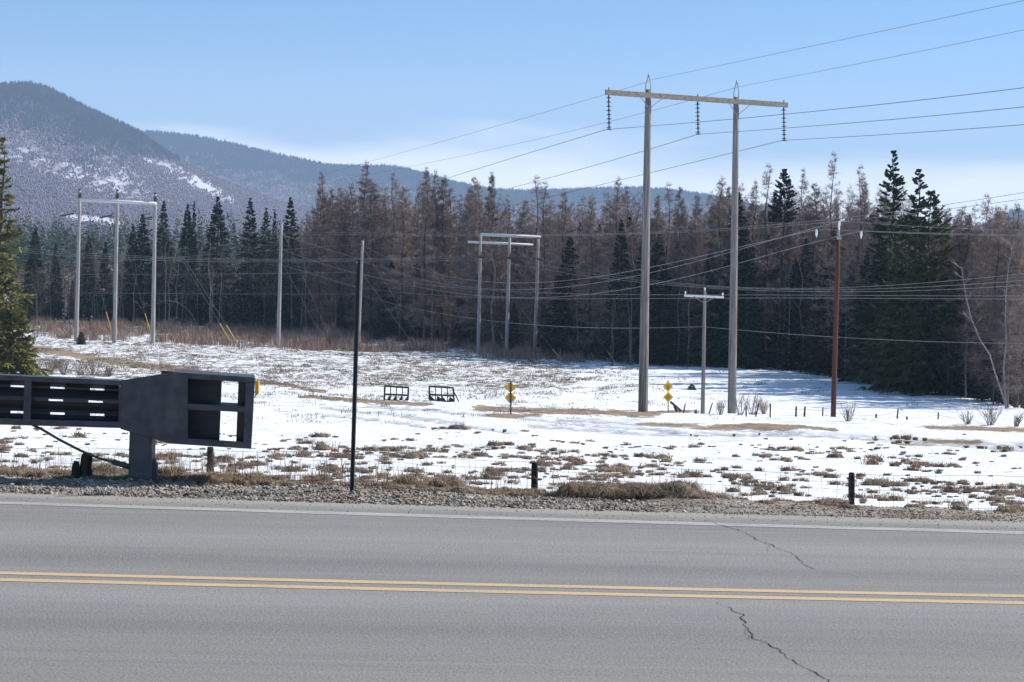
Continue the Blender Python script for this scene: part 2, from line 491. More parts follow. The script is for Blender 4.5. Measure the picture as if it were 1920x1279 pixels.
def build_ground():
    yv = [-400, -60, -20, 0, 6, 10, 12.4, 13.2]
    yv += list(np.arange(13.6, 17.2, .06))
    y = 17.2
    while y < 320:
        y += max(.14, y * .0052); yv.append(y)
    yv += [340, 370, 420, 500, 650, 900, 1300, 2000, 3500, 6000, 12000]
    yv = np.array(yv)
    u = list(np.linspace(-.26, .26, 430))
    ext = [.30, .36, .45, .6, .8, 1.1, 1.6, 2.5, 4]
    u = np.array([-e for e in ext[::-1]] + u + ext)
    YY, UU = np.meshgrid(yv, u, indexing='ij')
    XX = UU * (np.maximum(YY, 0) + 3.0) + np.sign(UU) * np.where(np.abs(UU) > .27, (np.abs(UU) - .26) * 60, 0) * (1 + 0 * YY)
    ZZ = terrain(XX, YY)
    ZZ = np.where(YY < 13.5, -.03, ZZ)
    ny, nx = YY.shape
    px, py = project(XX, YY, ZZ)
    infr = (YY > 15)
    dirt = np.zeros_like(XX); track = np.zeros_like(XX)
    for poly, h in DIRT: dirt = np.maximum(dirt, np.clip(1.35 - .75 * seg_dist(px, py, poly) / h, 0, 1))
    for poly, h in TRACK: track = np.maximum(track, np.clip(1.5 - seg_dist(px, py, poly) / h, 0, 1))
    dirt *= infr; track *= infr
    ZZ = ZZ - .06 * track
    hor = 462 + .0192 * (px - 960)
    q = py - hor
    # how much dead grass shows through the snow
    far = sstep(285, 262, q) * sstep(150, 175, q)
    rightclear = sstep(1060, 1180, px)
    scrub = .23 + .60 * far * (1 - .8 * rightclear) + .0 * sstep(345, 370, q) + .3 * sstep(185, 165, q) * (1 - rightclear)
    scrub = scrub - .22 * rightclear * sstep(330, 315, q)
    scrub = scrub - .15 * sstep(275, 300, q) * sstep(345, 325, q)
    woods = sstep(0, 6, YY - treeline_depth(px))
    scrub = np.clip(scrub + woods * .45, 0, 1)
    gravel = sstep(16.3, 15.6, YY) * (YY > 12)
    idx = np.arange(ny * nx).reshape(ny, nx)
    faces = np.stack([idx[:-1, :-1], idx[:-1, 1:], idx[1:, 1:], idx[1:, :-1]], -1).reshape(-1, 4)
    me = np_mesh('ground', np.stack([XX, YY, ZZ], -1).reshape(-1, 3), faces, True,
                 dict(dirt=dirt.ravel(), track=track.ravel(), scrub=scrub.ravel(), gravel=gravel.ravel()))
    o = link('ground', me, M['ground'])
    tag(o, 'snow covered field with brown grass showing through', None, None, 'structure')


_FX = [-200, 0, 200, 400, 600, 800, 1000, 1150, 1300, 1500, 1650, 1750, 1850, 1920, 2200]
_FY = [602, 602, 606, 613, 630, 645, 668, 682, 688, 697, 722, 738, 758, 772, 800]
_TD = None


def treeline_depth(px):
    """depth of the wood's edge for photo columns"""
    global _TD
    if _TD is None: _TD = [G(a, b).y for a, b in zip(_FX, _FY)]
    return np.interp(px, _FX, _TD)


build_ground()

# ------------------------------------------------------------------ road
def ribbon_pts(pts, z):
    return [Vector((P(px, py, 10).x, 0, 0)) for px, py in pts]


def on_plane(px, py, z):
    d = _f + _r * ((px - 960) / F) - _u * ((py - 639.5) / F)
    t = (z - CAMH) / d.z
    return Vector((CAM.x + d.x * t, CAM.y + d.y * t, z))


road = None


def fit_line(pts):
    w = np.array([on_plane(a, b, 0.)[:2] for a, b in pts])
    return np.polyfit(w[:, 0], w[:, 1], 2 if len(pts) > 3 else 1)


white_c = fit_line([(0, 947), (380, 958.5), (700, 968), (960, 976), (1200, 984), (1920, 1003)])
yel_c = fit_line([(0, 1086.5), (350, 1094), (700, 1101.5), (960, 1109), (1200, 1116.5), (1920, 1129)])
xs = np.concatenate([[-300, -120, -50, -20, -12], np.linspace(-8, 8, 65), [12, 20, 50, 120, 300]])


def yline(c, x):
    """the curve of the fit near the frame, a straight tangent farther out"""
    xc = np.clip(x, -4, 4)
    return np.polyval(c, xc) + np.polyval(np.polyder(c), xc) * (x - xc)


def sheet(name, y0, y1, z, mat, parent=None, kind=None):
    v = np.concatenate([np.stack([xs, y0, np.full_like(xs, z)], -1), np.stack([xs, y1, np.full_like(xs, z)], -1)])
    n = len(xs); i = np.arange(n - 1)
    f = np.stack([i, i + 1, i + 1 + n, i + n], -1)
    o = link(name, np_mesh(name, v, f), mat, parent)
    if kind: o['kind'] = kind
    return o


edge_y = yline(white_c, xs) + .58 + .05 * (vnoise(xs * 1.3, xs * 0, 21) - .5)
road = sheet('road', np.full_like(xs, 1.5), edge_y, 0.012, M['road'], None, 'structure')
road['label'] = 'grey two lane asphalt road with a jagged crack'
yy = yline(yel_c, xs); ww = yline(white_c, xs)
sheet('yellow_line', yy - .148, yy - .062, .0138, M['yellow_line'], road)
sheet('yellow_line', yy + .062, yy + .148, .0138, M['yellow_line'], road)
sheet('edge_line', ww - .07, ww + .07, .0138, M['white_line'], road)


def crack(pts, w0):
    """jagged ribbon lying on the road"""
    w = [on_plane(a, b, .0145) for a, b in pts]
    fine = []
    for a, b in zip(w[:-1], w[1:]):
        n = max(2, int((b - a).length / .03))
        for k in range(n):
            q = a.lerp(b, k / n); fine.append(q + Vector((0, 0, 0)) + Vector((float(vnoise(np.array([len(fine) * .37]), np.array([w0 * 999.]), 5)[0]) - .5, float(vnoise(np.array([len(fine) * .41]), np.array([w0 * 999.]), 6)[0]) - .5, 0)) * .035 + Vector((random.gauss(0, .003), random.gauss(0, .005), 0)))
    fine.append(w[-1])
    vs, fs = [], []
    for i, p in enumerate(fine):
        t = (fine[min(i + 4, len(fine) - 1)] - fine[max(0, i - 4)]).normalized()
        nn = Vector((-t.y, t.x, 0)); k = w0 * (.35 + 1.3 * float(vnoise(np.array([i * .3 + w0 * 900]), np.array([3.3]), 77)[0]) ** 1.5) * (.5 + min(i, len(fine) - 1 - i, 6) / 6 * .5)
        vs += [p + nn * k, p - nn * k]
    fs = [(2 * i, 2 * i + 1, 2 * i + 3, 2 * i + 2) for i in range(len(fine) - 1)]
    me = bpy.data.meshes.new('crack'); me.from_pydata([tuple(v) for v in vs], [], fs)
    link('crack', me, M['crack'], road)


crack([(1322, 972), (1345, 983), (1385, 993), (1400, 1001), (1445, 1022), (1450, 1026), (1485, 1036), (1500, 1050), (1520, 1062), (1523, 1067)], .0022)
crack([(1523, 1067), (1560, 1073), (1590, 1077), (1610, 1083)], .002)
crack([(1343, 1128), (1360, 1136), (1388, 1150), (1392, 1160), (1400, 1178), (1415, 1195), (1440, 1206), (1464, 1224), (1490, 1240), (1512, 1253), (1560, 1280), (1590, 1296)], .0026)
crack([(1400, 1178), (1396, 1190), (1403, 1200)], .0018)
crack([(1464, 1224), (1478, 1226), (1492, 1233)], .0018)
crack([(1445, 1022), (1436, 1029), (1440, 1035)], .0016)

# loose stone on the verge
def build_stones():
    ico_v = np.array([(0, 0, 1), (.894, 0, .447), (.276, .851, .447), (-.724, .526, .447), (-.724, -.526, .447), (.276, -.851, .447),
                      (.724, .526, -.447), (-.276, .851, -.447), (-.894, 0, -.447), (-.276, -.851, -.447), (.724, -.526, -.447), (0, 0, -1)])
    ico_f = np.array([(0, 1, 2), (0, 2, 3), (0, 3, 4), (0, 4, 5), (0, 5, 1), (1, 6, 2), (2, 7, 3), (3, 8, 4), (4, 9, 5), (5, 10, 1),
                      (6, 7, 2), (7, 8, 3), (8, 9, 4), (9, 10, 5), (10, 6, 1), (11, 7, 6), (11, 8, 7), (11, 9, 8), (11, 10, 9), (11, 6, 10)])
    n = 44000
    X = RNG.uniform(-5.2, 5.2, n)
    e = yline(white_c, X) + .52
    t = RNG.beta(1.15, 1.5, n)
    Y = e + t * (15.45 - e) * np.where(RNG.random(n) < .06, 0.25, 1.0)
    S = np.clip(RNG.lognormal(-5.55, .55, n), .002, .0135) * np.where(X < .9, 1.15, .7)
    stray = RNG.random(n) < .012
    Y = np.where(stray, e - RNG.random(n) * .45, Y); S = np.where(stray, .004, S)
    Z = np.maximum(terrain(X, Y), np.where(Y < e + .1, .012, -9)) + S * .25
    k = RNG.normal(0, .30, (n, 12, 3))
    sc = np.stack([RNG.uniform(.7, 1.3, n), RNG.uniform(.7, 1.3, n), RNG.uniform(.45, .95, n)], -1)
    a = RNG.uniform(0, 6.28, n)
    v = (ico_v[None] + k) * sc[:, None] * S[:, None, None]
    c, s_ = np.cos(a)[:, None], np.sin(a)[:, None]
    v = np.stack([v[..., 0] * c - v[..., 1] * s_, v[..., 0] * s_ + v[..., 1] * c, v[..., 2]], -1)
    v += np.stack([X, Y, Z], -1)[:, None]
    f = ico_f[None] + (np.arange(n) * 12)[:, None, None]
    o = link('gravel', np_mesh('gravel', v.reshape(-1, 3), f.reshape(-1, 3)), M['stone'])
    tag(o, 'crushed grey stone along the far edge of the road', 'gravel', None, 'stuff')


build_stones()

# ------------------------------------------------------------------ grass
def blades(base, n, length, width, spread, lean, rise=.75):
    """base (T,3): n drooping blades per tuft -> verts, faces (two quads' worth as triangles)"""
    T = len(base)
    L = np.repeat(length, n) * RNG.uniform(.45, 1.1, T * n)
    a = RNG.uniform(0, 2 * np.pi, T * n)
    r0 = np.repeat(spread, n) * np.sqrt(RNG.random(T * n))
    a0 = RNG.uniform(0, 2 * np.pi, T * n)
    b = np.repeat(base, n, 0) + np.stack([r0 * np.cos(a0), r0 * np.sin(a0), 0 * r0], -1)
    ln = lean * RNG.uniform(.3, 1.3, T * n)
    d = np.stack([np.cos(a), np.sin(a), 0 * a], -1)
    side = np.stack([-np.sin(a), np.cos(a), 0 * a], -1)
    W = np.repeat(width, n)[:, None] * RNG.uniform(.6, 1.2, T * n)[:, None]
    mid = b + d * (ln * L * .45)[:, None] + np.array([0, 0, 1.]) * (rise * L * .62)[:, None]
    tip = b + d * (ln * L * 1.25)[:, None] + np.array([0, 0, 1.]) * (rise * L * (1.0 - .55 * ln))[:, None]
    v = np.stack([b - side * W * .5, b + side * W * .5, mid - side * W * .4, mid + side * W * .4, tip], 1)
    i = np.arange(T * n)[:, None] * 5
    f = np.concatenate([i + np.array([[0, 1, 3]]), i + np.array([[0, 3, 2]]), i + np.array([[2, 3, 4]])])
    return v.reshape(-1, 3), f


def domes(base, rad, hgt):
    """low ragged mats of dead grass under the tufts"""
    T = len(base); n = 9
    a = np.linspace(0, 2 * np.pi, n, endpoint=False)[None] + RNG.uniform(0, .6, (T, 1))
    r = rad[:, None] * RNG.uniform(.55, 1.25, (T, n))
    rim = np.stack([r * np.cos(a) * 1.3, r * np.sin(a), np.full((T, n), -.04) * 1.0], -1)
    mid = np.stack([r * .6 * np.cos(a) * 1.3, r * .6 * np.sin(a), hgt[:, None] * RNG.uniform(.5, .95, (T, n))], -1)
    top = np.stack([0 * rad, 0 * rad, hgt], -1)[:, None]
    v = np.concatenate([rim, mid, top], 1) + base[:, None]
    i = np.arange(T)[:, None, None] * (2 * n + 1)
    k = np.arange(n); k2 = (k + 1) % n
    f1 = np.stack([k, k2, k2 + n], -1); f2 = np.stack([k, k2 + n, k + n], -1); f3 = np.stack([k + n, k2 + n, np.full(n, 2 * n)], -1)
    f = np.concatenate([f1, f2, f3])[None] + i
    return v.reshape(-1, 3), f.reshape(-1, 3)


def merge(parts):
    vs, fs, b = [], [], 0
    for v, f in parts:
        vs.append(v); fs.append(f + b); b += len(v)
    return np.concatenate(vs), np.concatenate(fs)


def scatter_px(n, x0, x1, y0, y1, dens=None):
    """points of the field spread evenly over a part of the view -> (n,3)"""
    tab_y = np.concatenate([np.linspace(17.5, 60, 300), np.linspace(60.5, 320, 700)])
    out = []
    px = RNG.uniform(x0, x1, n); py = RNG.uniform(y0, y1, n)
    if dens is not None:
        keep = RNG.random(n) < dens(px, py); px = px[keep]; py = py[keep]
    hor = 462 + .0192 * (px - 960)
    q = (py - hor) / F
    qq = (CAMH - np.interp(tab_y, _QY, _ZZ)) / tab_y
    Y = np.interp(-q, -qq, tab_y)
    X = (px - 960) / F * Y - .0192 * q * 0 * Y
    # correct for roll: column shift with height in the picture
    for _ in range(2):
        a, b = project(X, Y, terrain(X, Y)); X = X + (px - a) / F * Y
    return np.stack([X, Y, terrain(X, Y)], -1)


def build_grass():
    # verge clumps along the road edge
    base, ln, sp = [], [], []
    for px in np.arange(-40, 1330, 3.0):
        dens = .8 if px < 500 else (.34 if px < 1050 else 1.)
        for _ in range(2):
            if random.random() > dens: continue
            y = random.uniform(15.0, 15.5) if px < 1050 else random.uniform(15.05, 15.45)
            p = ground_at(px + random.uniform(-3, 3), y)
            big = 1.0
            if 1060 < px < 1310: big = 1.2 if px < 1230 else .95
            base.append(p); ln.append(random.uniform(.03, .085) * big * (1 if px < 560 or px > 1060 else .75)); sp.append(random.uniform(.03, .09))
    for px, y, L in ((850, 15.3, .14), (830, 15.2, .12), (760, 15.3, .12), (600, 15.5, .14), (300, 15.4, .17), (320, 15.3, .15), (200, 15.4, .17), (180, 15.4, .15),
                     (1085, 15.2, .13), (1105, 15.3, .15), (1125, 15.2, .14), (1150, 15.3, .17), (1175, 15.25, .15), (1200, 15.3, .13), (1250, 15.3, .12), (1270, 15.35, .15),
                     (1290, 15.3, .15), (1350, 15.5, .1), (1560, 15.7, .1), (1900, 15.5, .09)):
        for _ in range(4):
            base.append(ground_at(px + random.uniform(-9, 9), y + random.uniform(-.1, .1))); ln.append(L); sp.append(.08)
    for px in np.arange(1330, 1960, 9.):
        if random.random() < .22:
            base.append(ground_at(px, random.uniform(15.2, 15.6))); ln.append(random.uniform(.03, .07)); sp.append(.07)
    heap = np.array([tuple(ground_at(random.triangular(1062, 1308, 1150), random.uniform(15.05, 15.4))) for _ in range(60)])
    hl = RNG.uniform(.10, .19, len(heap))
    v, f = merge([blades(heap, 190, hl, np.full(len(heap), .0036), np.full(len(heap), .10), 1.05, .85)])
    o = link('straw_heap', np_mesh('straw_heap', v, f), M['grass_dark']); tag(o, 'low heap of dead brown straw at the road edge', 'grass', None, 'stuff')
    v, f = domes(heap, np.full(len(heap), .13), hl * .55)
    o = link('straw_thatch', np_mesh('straw_thatch', v, f, True), M['mat']); tag(o, 'matted core of the straw heap at the road edge', 'grass', None, 'stuff')
    base = np.array([tuple(b) for b in base]); ln = np.array(ln); sp = np.array(sp)
    parts = [blades(base, 95, ln, np.full(len(base), .0032), sp, .95, .8)]
    v, f = merge(parts)
    o = link('verge_grass', np_mesh('verge_grass', v, f), M['grass'])
    tag(o, 'dry tan grass matted along the gravel verge', 'grass', None, 'stuff')
    v, f = domes(base, sp * 1.0 + .01, ln * .4)
    o = link('grass_thatch', np_mesh('grass_thatch', v, f, True), M['mat'])
    tag(o, 'flattened brown thatch under the verge grass', 'grass', None, 'stuff')
    # tall thin stems standing on the verge
    px = RNG.uniform(-20, 1300, 260); px = px[(px < 760) | (RNG.random(len(px)) < .35)]
    b2 = np.array([tuple(ground_at(a, random.uniform(15.1, 15.9))) for a in px])
    v, f = blades(b2, 4, np.full(len(b2), .30), np.full(len(b2), .0035), np.full(len(b2), .06), .42, .85)
    o = link('grass_stalks', np_mesh('grass_stalks', v, f), M['grass'])
    tag(o, 'thin dry stalks standing above the verge grass', 'grass', None, 'stuff')

    # tufts poking through the near snow: loose clusters of unequal size
    def dens_near(px, py):
        c = vnoise(px / 110., py / 14., 31) * .5 + vnoise(px / 40., py / 7., 32) * .5
        d = np.clip((c - .36) * 3.2, .03, 1)
        t = np.clip((py - 796 - .016 * (px - 960)) / 55, .04, 1)
        return d * t * np.where((px < 640) & (py < 800), .4, 1)
    cen = scatter_px(760, -40, 1960, 790, 950, dens_near)
    pts, Ls = [], []
    for c in cen:
        big = float(np.clip(RNG.lognormal(-2.35, .5), .04, .26)) * (.72 if c[1] < 21 else 1.)
        for j in range(int(RNG.integers(1, 8))):
            r = big * (0 if j == 0 else RNG.uniform(.6, 3.2)); an = RNG.uniform(0, 6.28)
            pts.append((c[0] + r * 1.5 * math.cos(an), c[1] + r * math.sin(an))); Ls.append(big * (1 if j == 0 else RNG.uniform(.2, .75)))
    for c in scatter_px(2600, -40, 1960, 806, 950, dens_near):
        pts.append((c[0], c[1])); Ls.append(float(np.clip(RNG.lognormal(-3.0, .45), .02, .10)))
    pts = np.array(pts); L = np.array(Ls)
    L = L * (1 + (pts[:, 1] - 20) * .006)
    nb = np.stack([pts[:, 0], pts[:, 1], terrain(pts[:, 0], pts[:, 1])], -1)
    W = np.clip(nb[:, 1] * .00024, .0035, .03)
    half = RNG.random(len(nb)) < .5
    for sel, nm, mt, txt in ((half, 'field_grass', 'grass', 'tan grass tufts poking through the near snow'), (~half, 'field_grass', 'grass_dark', 'darker brown grass tufts poking through the near snow')):
        v1 = blades(nb[sel], 70, L[sel], W[sel], L[sel] * RNG.uniform(.4, 1.0, int(sel.sum())), .95, .72)
        o = link(nm, np_mesh(nm, *v1), M[mt]); tag(o, txt, 'grass', None, 'stuff')
    v2 = domes(nb, L * RNG.uniform(.3, .75, len(nb)), L * .34)
    o = link('tuft_thatch', np_mesh('tuft_thatch', *v2, True), M['mat'])
    tag(o, 'matted brown thatch melted out of the near snow', 'grass', None, 'stuff')

    # far scrub on the field
    def dens_far(px, py):
        c = vnoise(px / 60., py / 5., 41) * .6 + vnoise(px / 21., py / 2.5, 42) * .4
        d = np.clip((c - .40) * 4.2, 0, 1)
        q = py - (462 + .0192 * (px - 960))
        d = d * np.where(px > 1100, np.clip(1 - (px - 1100) / 160, .06, 1), 1)
        return d * np.where(q > 295, .10, np.where(q > 268, .45, 1))
    fb = scatter_px(26000, -20, 1950, 640, 800, dens_far)
    L = RNG.uniform(.10, .30, len(fb)) * RNG.uniform(.6, 1.5, len(fb)); W = np.clip(fb[:, 1] * .00022, .012, .05)
    v1 = blades(fb, 13, L, W, L * RNG.uniform(.8, 3., len(fb)), .95, .7)
    o = link('scrub_grass', np_mesh('scrub_grass', *v1), M['grass_far'])
    tag(o, 'dull brown scrub scattered across the far snow', 'grass', None, 'stuff')
    # red-brown brush along the wood's far edge
    def dens_brush(px, py):
        c = vnoise(px / 50., py / 10., 51) * .6 + vnoise(px / 17., py / 4., 52) * .4
        top = np.interp(px, [0, 60, 400, 700, 900, 1160], [606, 608, 614, 634, 650, 672])
        bot = np.interp(px, [0, 60, 200, 400, 600, 700, 850, 900, 1160], [642, 634, 640, 648, 660, 662, 662, 672, 684])
        d = np.clip((c - .28) * 4, 0, 1) * ((py > top - 3) & (py < bot))
        d = d * np.where((px > 690) & (px < 850) & (py < 646), .12, 1) * np.where(px < 150, .5, 1)
        return d * np.where(px > 1010, .35, 1)
    bb = scatter_px(9000, 30, 1180, 598, 686, dens_brush)
    L = RNG.uniform(.6, 1.55, len(bb)); W = np.full(len(bb), .035)
    v1 = blades(bb, 20, L, W, np.full(len(bb), .55), .33, .95)
    o = link('brush', np_mesh('brush', *v1), M['brush'])
    tag(o, 'low red brown brush in front of the woods', 'brush', None, 'stuff')


build_grass()


# ------------------------------------------------------------------ trees
def rhombi(base, dirs, length, width, normal_jit=1.):
    """thin four-cornered sprays from base along dirs"""
    n = len(base)
    d = dirs / np.linalg.norm(dirs, axis=1, keepdims=True)
    ref = RNG.normal(0, 1, (n, 3)) * normal_jit + np.array([0, 0, .15])
    s = np.cross(d, ref); s /= np.maximum(np.linalg.norm(s, axis=1, keepdims=True), 1e-6)
    L = length[:, None]; W = width[:, None]
    v = np.stack([base, base + d * L * .45 + s * W * .5, base + d * L, base + d * L * .45 - s * W * .5], 1)
    f = np.arange(n)[:, None] * 4 + np.array([[0, 1, 2, 3]])
    return v.reshape(-1, 3), f


def flat_sprays(base, dirs, length, width, jit=.8):
    """sprays lying in the plane of their branch"""
    n = len(base)
    d = dirs / np.linalg.norm(dirs, axis=1, keepdims=True)
    ref = np.array([0, 0, 1.]) + RNG.normal(0, jit, (n, 3))
    s = np.cross(d, ref); s /= np.maximum(np.linalg.norm(s, axis=1, keepdims=True), 1e-6)
    L = length[:, None]; W = width[:, None]
    v = np.stack([base, base + d * L * .45 + s * W * .5, base + d * L, base + d * L * .45 - s * W * .5], 1)
    f = np.arange(n)[:, None] * 4 + np.array([[0, 1, 2, 3]])
    return v.reshape(-1, 3), f


def trunk_mesh(name, H, r0, mat, lean=0., wob=.15, n=7, limbs=0, crown0=.3, R=1., top=.97):
    m = MB()
    k = 9
    pts = [Vector((math.sin(i * 1.3 + H) * wob * i / k + lean * (i / k) ** 1.3, math.cos(i * 1.7 + H) * wob * i / k, -.6 + (H * top + .6) * i / k)) for i in range(k + 1)]
    m.tube(pts, [r0 * (1.15 if i == 0 else 1 - .93 * i / k) + .008 for i in range(k + 1)], n)
    for j in range(limbs):
        t = random.uniform(crown0, .9)
        i = min(int(t * k), k - 1); b = pts[i].lerp(pts[i + 1], t * k - i)
        a = random.uniform(0, 6.28); L = R * (1.05 - t) * random.uniform(.5, 1)
        e = Vector((math.cos(a), math.sin(a), random.uniform(-.1, .5))) * L
        m.tube([b, b + e * .6 + Vector((0, 0, .03)), b + e], [.03, .02, .006], 3)
    me_o = m.build(name, mat)
    me = me_o.data; bpy.data.objects.remove(me_o)
    return me


def spruce_crown(name, H, Rad, mat, nbr=340, k=13, base=.08, droop=.12, pw=.8, spl=.5, spw=.17, ragged=.4, qj=.03, eln=.1):
    t = base + (1 - base) * RNG.random(nbr) ** 1.15
    t = np.round(t * 36) / 36 + RNG.normal(0, qj, nbr)
    t = np.clip(t, base, .992)
    az = RNG.uniform(0, 2 * np.pi, nbr)
    L = Rad * (1 - t) ** pw * RNG.uniform(1 - ragged, 1.08, nbr) + .04
    el = -.28 + .95 * t ** 2.2 + RNG.normal(0, eln, nbr)
    s = RNG.uniform(.12, 1, (nbr, k)) ** .75
    ca, sa = np.cos(az)[:, None], np.sin(az)[:, None]
    r = L[:, None] * s
    z = t[:, None] * H + r * np.sin(el)[:, None] - droop * r * s + .12 * r * s ** 3
    b = np.stack([r * ca, r * sa, z], -1)
    a2 = az[:, None] + RNG.choice([-1, 1], (nbr, k)) * RNG.uniform(.1, 1.0, (nbr, k))
    d = np.stack([np.cos(a2), np.sin(a2), np.sin(el)[:, None] - .25 - droop + RNG.normal(0, .2, (nbr, k)) + 0 * a2], -1)
    ls = spl * (.22 + .95 * (1 - t) ** .8)[:, None] * RNG.uniform(.6, 1.2, (nbr, k))
    v, f = flat_sprays(b.reshape(-1, 3), d.reshape(-1, 3), ls.ravel(), (spw * RNG.uniform(.6, 1.2, (nbr, k))).ravel())
    # leader
    n2 = 40
    zt = H * RNG.uniform(.93, 1., n2); a3 = RNG.uniform(0, 6.28, n2)
    v2, f2 = rhombi(np.stack([0 * zt, 0 * zt, zt - .1], -1), np.stack([np.cos(a3) * .45, np.sin(a3) * .45, .9 + 0 * a3], -1), np.full(n2, .22), np.full(n2, .06))
    v, f = merge([(v, f), (v2, f2)])
    me = np_mesh(name, v, f); me.materials.append(mat); return me


def larch_crown(name, H, Rad, mat, nbr=150, k=44, base=.18, pw=.78, tw=.028, tl=.56, up=.15, low=.35):
    t = base + (1 - base) * RNG.random(nbr) ** .9
    az = RNG.uniform(0, 2 * np.pi, nbr)
    L = (Rad * (1 - t) ** pw * RNG.uniform(.45, 1.15, nbr) + .12) * np.where(t < low, .8, 1)
    el = up - .25 + .6 * t ** 2 + RNG.normal(0, .2, nbr)
    ca, sa = np.cos(az), np.sin(az)
    bd = np.stack([ca * np.cos(el), sa * np.cos(el), np.sin(el)], -1)
    b0 = np.stack([0 * t, 0 * t, t * H], -1)
    v0, f0 = rhombi(b0, bd, L * 1.08, np.full(nbr, .04))
    s = RNG.uniform(.08, 1, (nbr, k)) ** .8
    b = b0[:, None] + bd[:, None] * (L[:, None] * s)[..., None]
    d = bd[:, None] * .5 + RNG.normal(0, .75, (nbr, k, 3)) + np.array([0, 0, .22])
    keep = RNG.random((nbr, k)) < (np.where(t < low, .6, 1.) * np.clip(L / (Rad * .34), .14, 1))[:, None]
    ls = tl * RNG.uniform(.4, 1.2, (nbr, k)) * (.55 + .55 * (1 - t))[:, None]
    v, f = rhombi(b[keep], d[keep], ls[keep], np.full(int(keep.sum()), tw))
    n2 = 16; zt = H * RNG.uniform(.9, 1.02, n2); a3 = RNG.uniform(0, 6.28, n2)
    v2, f2 = rhombi(np.stack([0 * zt, 0 * zt, zt - .12], -1), np.stack([np.cos(a3) * .7, np.sin(a3) * .7, .8 + 0 * a3], -1), RNG.uniform(.12, .4, n2), np.full(n2, .025))
    v, f = merge([(v0, f0), (v, f), (v2, f2)])
    me = np_mesh(name, v, f); me.materials.append(mat); return me


def twig_crown(name, H, mat, spread=.32, base=.35, nb=16, seed=0, w=.05, fine=1.0):
    """bare crown of a broadleaf tree: ascending limbs splitting into twigs"""
    rnd = random.Random(seed)
    segs = []

    def grow(p, d, L, r, lev):
        q = p + d * L
        segs.append((p, d, L, r))
        if lev == 0: return
        for _ in range(rnd.choice((2, 3, 3))):
            nd = (d + Vector((rnd.gauss(0, .42), rnd.gauss(0, .42), rnd.gauss(.12, .25)))).normalized()
            grow(p + d * (L * rnd.uniform(.35, 1)), nd, L * rnd.uniform(.5, .8), r * .55, lev - 1)
    for i in range(nb):
        t = base + (1 - base) * (i + rnd.random() * .6) / nb
        a = rnd.uniform(0, 6.28)
        d = Vector((math.cos(a) * .75, math.sin(a) * .75, rnd.uniform(.5, 1.0))).normalized()
        grow(Vector((0, 0, H * t * .96)), d, H * spread * (1.15 - t) * rnd.uniform(.5, .8) + .15, w * (1.2 - t), 3)
    b = np.array([tuple(s[0]) for s in segs]); d = np.array([tuple(s[1]) for s in segs])
    L = np.array([s[2] for s in segs]) * 1.08; W = np.maximum(np.array([s[3] for s in segs]), .016) * fine
    v, f = rhombi(b, d, L, W)
    v2, f2 = rhombi(b, d, L, W)
    v, f = merge([(v, f), (v2, f2)])
    me = np_mesh(name, v, f); me.materials.append(mat); return me


# prototypes, each as (height, trunk mesh, crown mesh); the crown meshes are shared by the copies
PROTO = {'spruce': [], 'larch': [], 'bare': [], 'birch': [], 'dead': []}
for i in range(4):
    H = 15.; PROTO['spruce'].append((H, trunk_mesh('spruce_trunk', H, .17, M['bark']), spruce_crown('spruce_crown', H, (2.6, 3.0, 2.3, 2.8)[i], M['needle'], nbr=(620, 680, 560, 520)[i], k=15, ragged=(.28, .35, .22, .5)[i], pw=(.95, .9, 1.0, .95)[i], spw=.19)))
for i in range(6):
    H = 17.; PROTO['larch'].append((H, trunk_mesh('larch_trunk', H, .15, M['bark'], wob=.2), larch_crown('larch_crown', H, (2.6, 3.1, 2.2, 3.4, 2.6, 2.0)[i], M['larch'], nbr=(210, 230, 190, 250, 130, 160)[i], k=(84, 80, 80, 80, 40, 64)[i], base=(.1, .16, .1, .1, .2, .15)[i])))
for i in range(5):
    H = 11.; PROTO['bare'].append((H, trunk_mesh('bare_trunk', H, .085, M['bark_grey'], lean=(0, .7, -.5, .3, -.9)[i], wob=.25), twig_crown('bare_crown', H, M['twig'], (.30, .36, .26, .33, .3)[i], (.3, .22, .4, .3, .35)[i], 15, i)))
for i in range(4):
    H = 12.; PROTO['birch'].append((H, trunk_mesh('birch_trunk', H, .085, M['birch'], lean=(.3, -.8, 1.2, .1)[i], wob=.22), twig_crown('birch_crown', H, M['twig_pale'], (.2, .22, .18, .24)[i], (.45, .5, .4, .55)[i], 13, 20 + i, .04)))
for i in range(2):
    H = 11.; PROTO['dead'].append((H, trunk_mesh('snag_trunk', H, .10, M['bark_grey'], lean=(.2, -.3)[i], wob=.15, limbs=26, crown0=.1, R=1.6), None))
CAT = {'spruce': ('spruce_tree', 'spruce'), 'larch': ('larch_tree', 'larch'), 'bare': ('bare_tree', 'bare tree'), 'birch': ('birch_tree', 'birch'), 'dead': ('dead_tree', 'dead tree')}


def place_tree(kind, px, Y, top_py, label, group=None, var=None, wide=1.0, sink=.1):
    b = ground_at(px, Y); b.z -= sink
    H = P(px + (top_py < 500) * 3, top_py, Y).z - b.z
    i = random.randrange(len(PROTO[kind])) if var is None else var
    H0, tm, cm = PROTO[kind][i]
    s = H / H0
    nm, cat = CAT[kind]
    w = s * wide * random.uniform(.9, 1.28 if kind == 'larch' else 1.12) if wide == 1.0 else s * wide
    t = thing(nm, b, label, cat, group, random.uniform(0, 6.28), (w, w, s))
    link('trunk', tm, None, t)
    if cm is not None: link('crown', cm, None, t)
    return t


# --- the trees one can tell apart ---------------------------------------------------------------
def named(kind, rows, group=None, back=2.):
    for r in rows:
        px, top, label = r[0], r[1], r[2]
        kw = r[3] if len(r) > 3 else {}
        kw = dict(kw); bk = kw.pop('back', back)
        place_tree(kind, px, float(treeline_depth(px)) + bk, top, label, group, **kw)


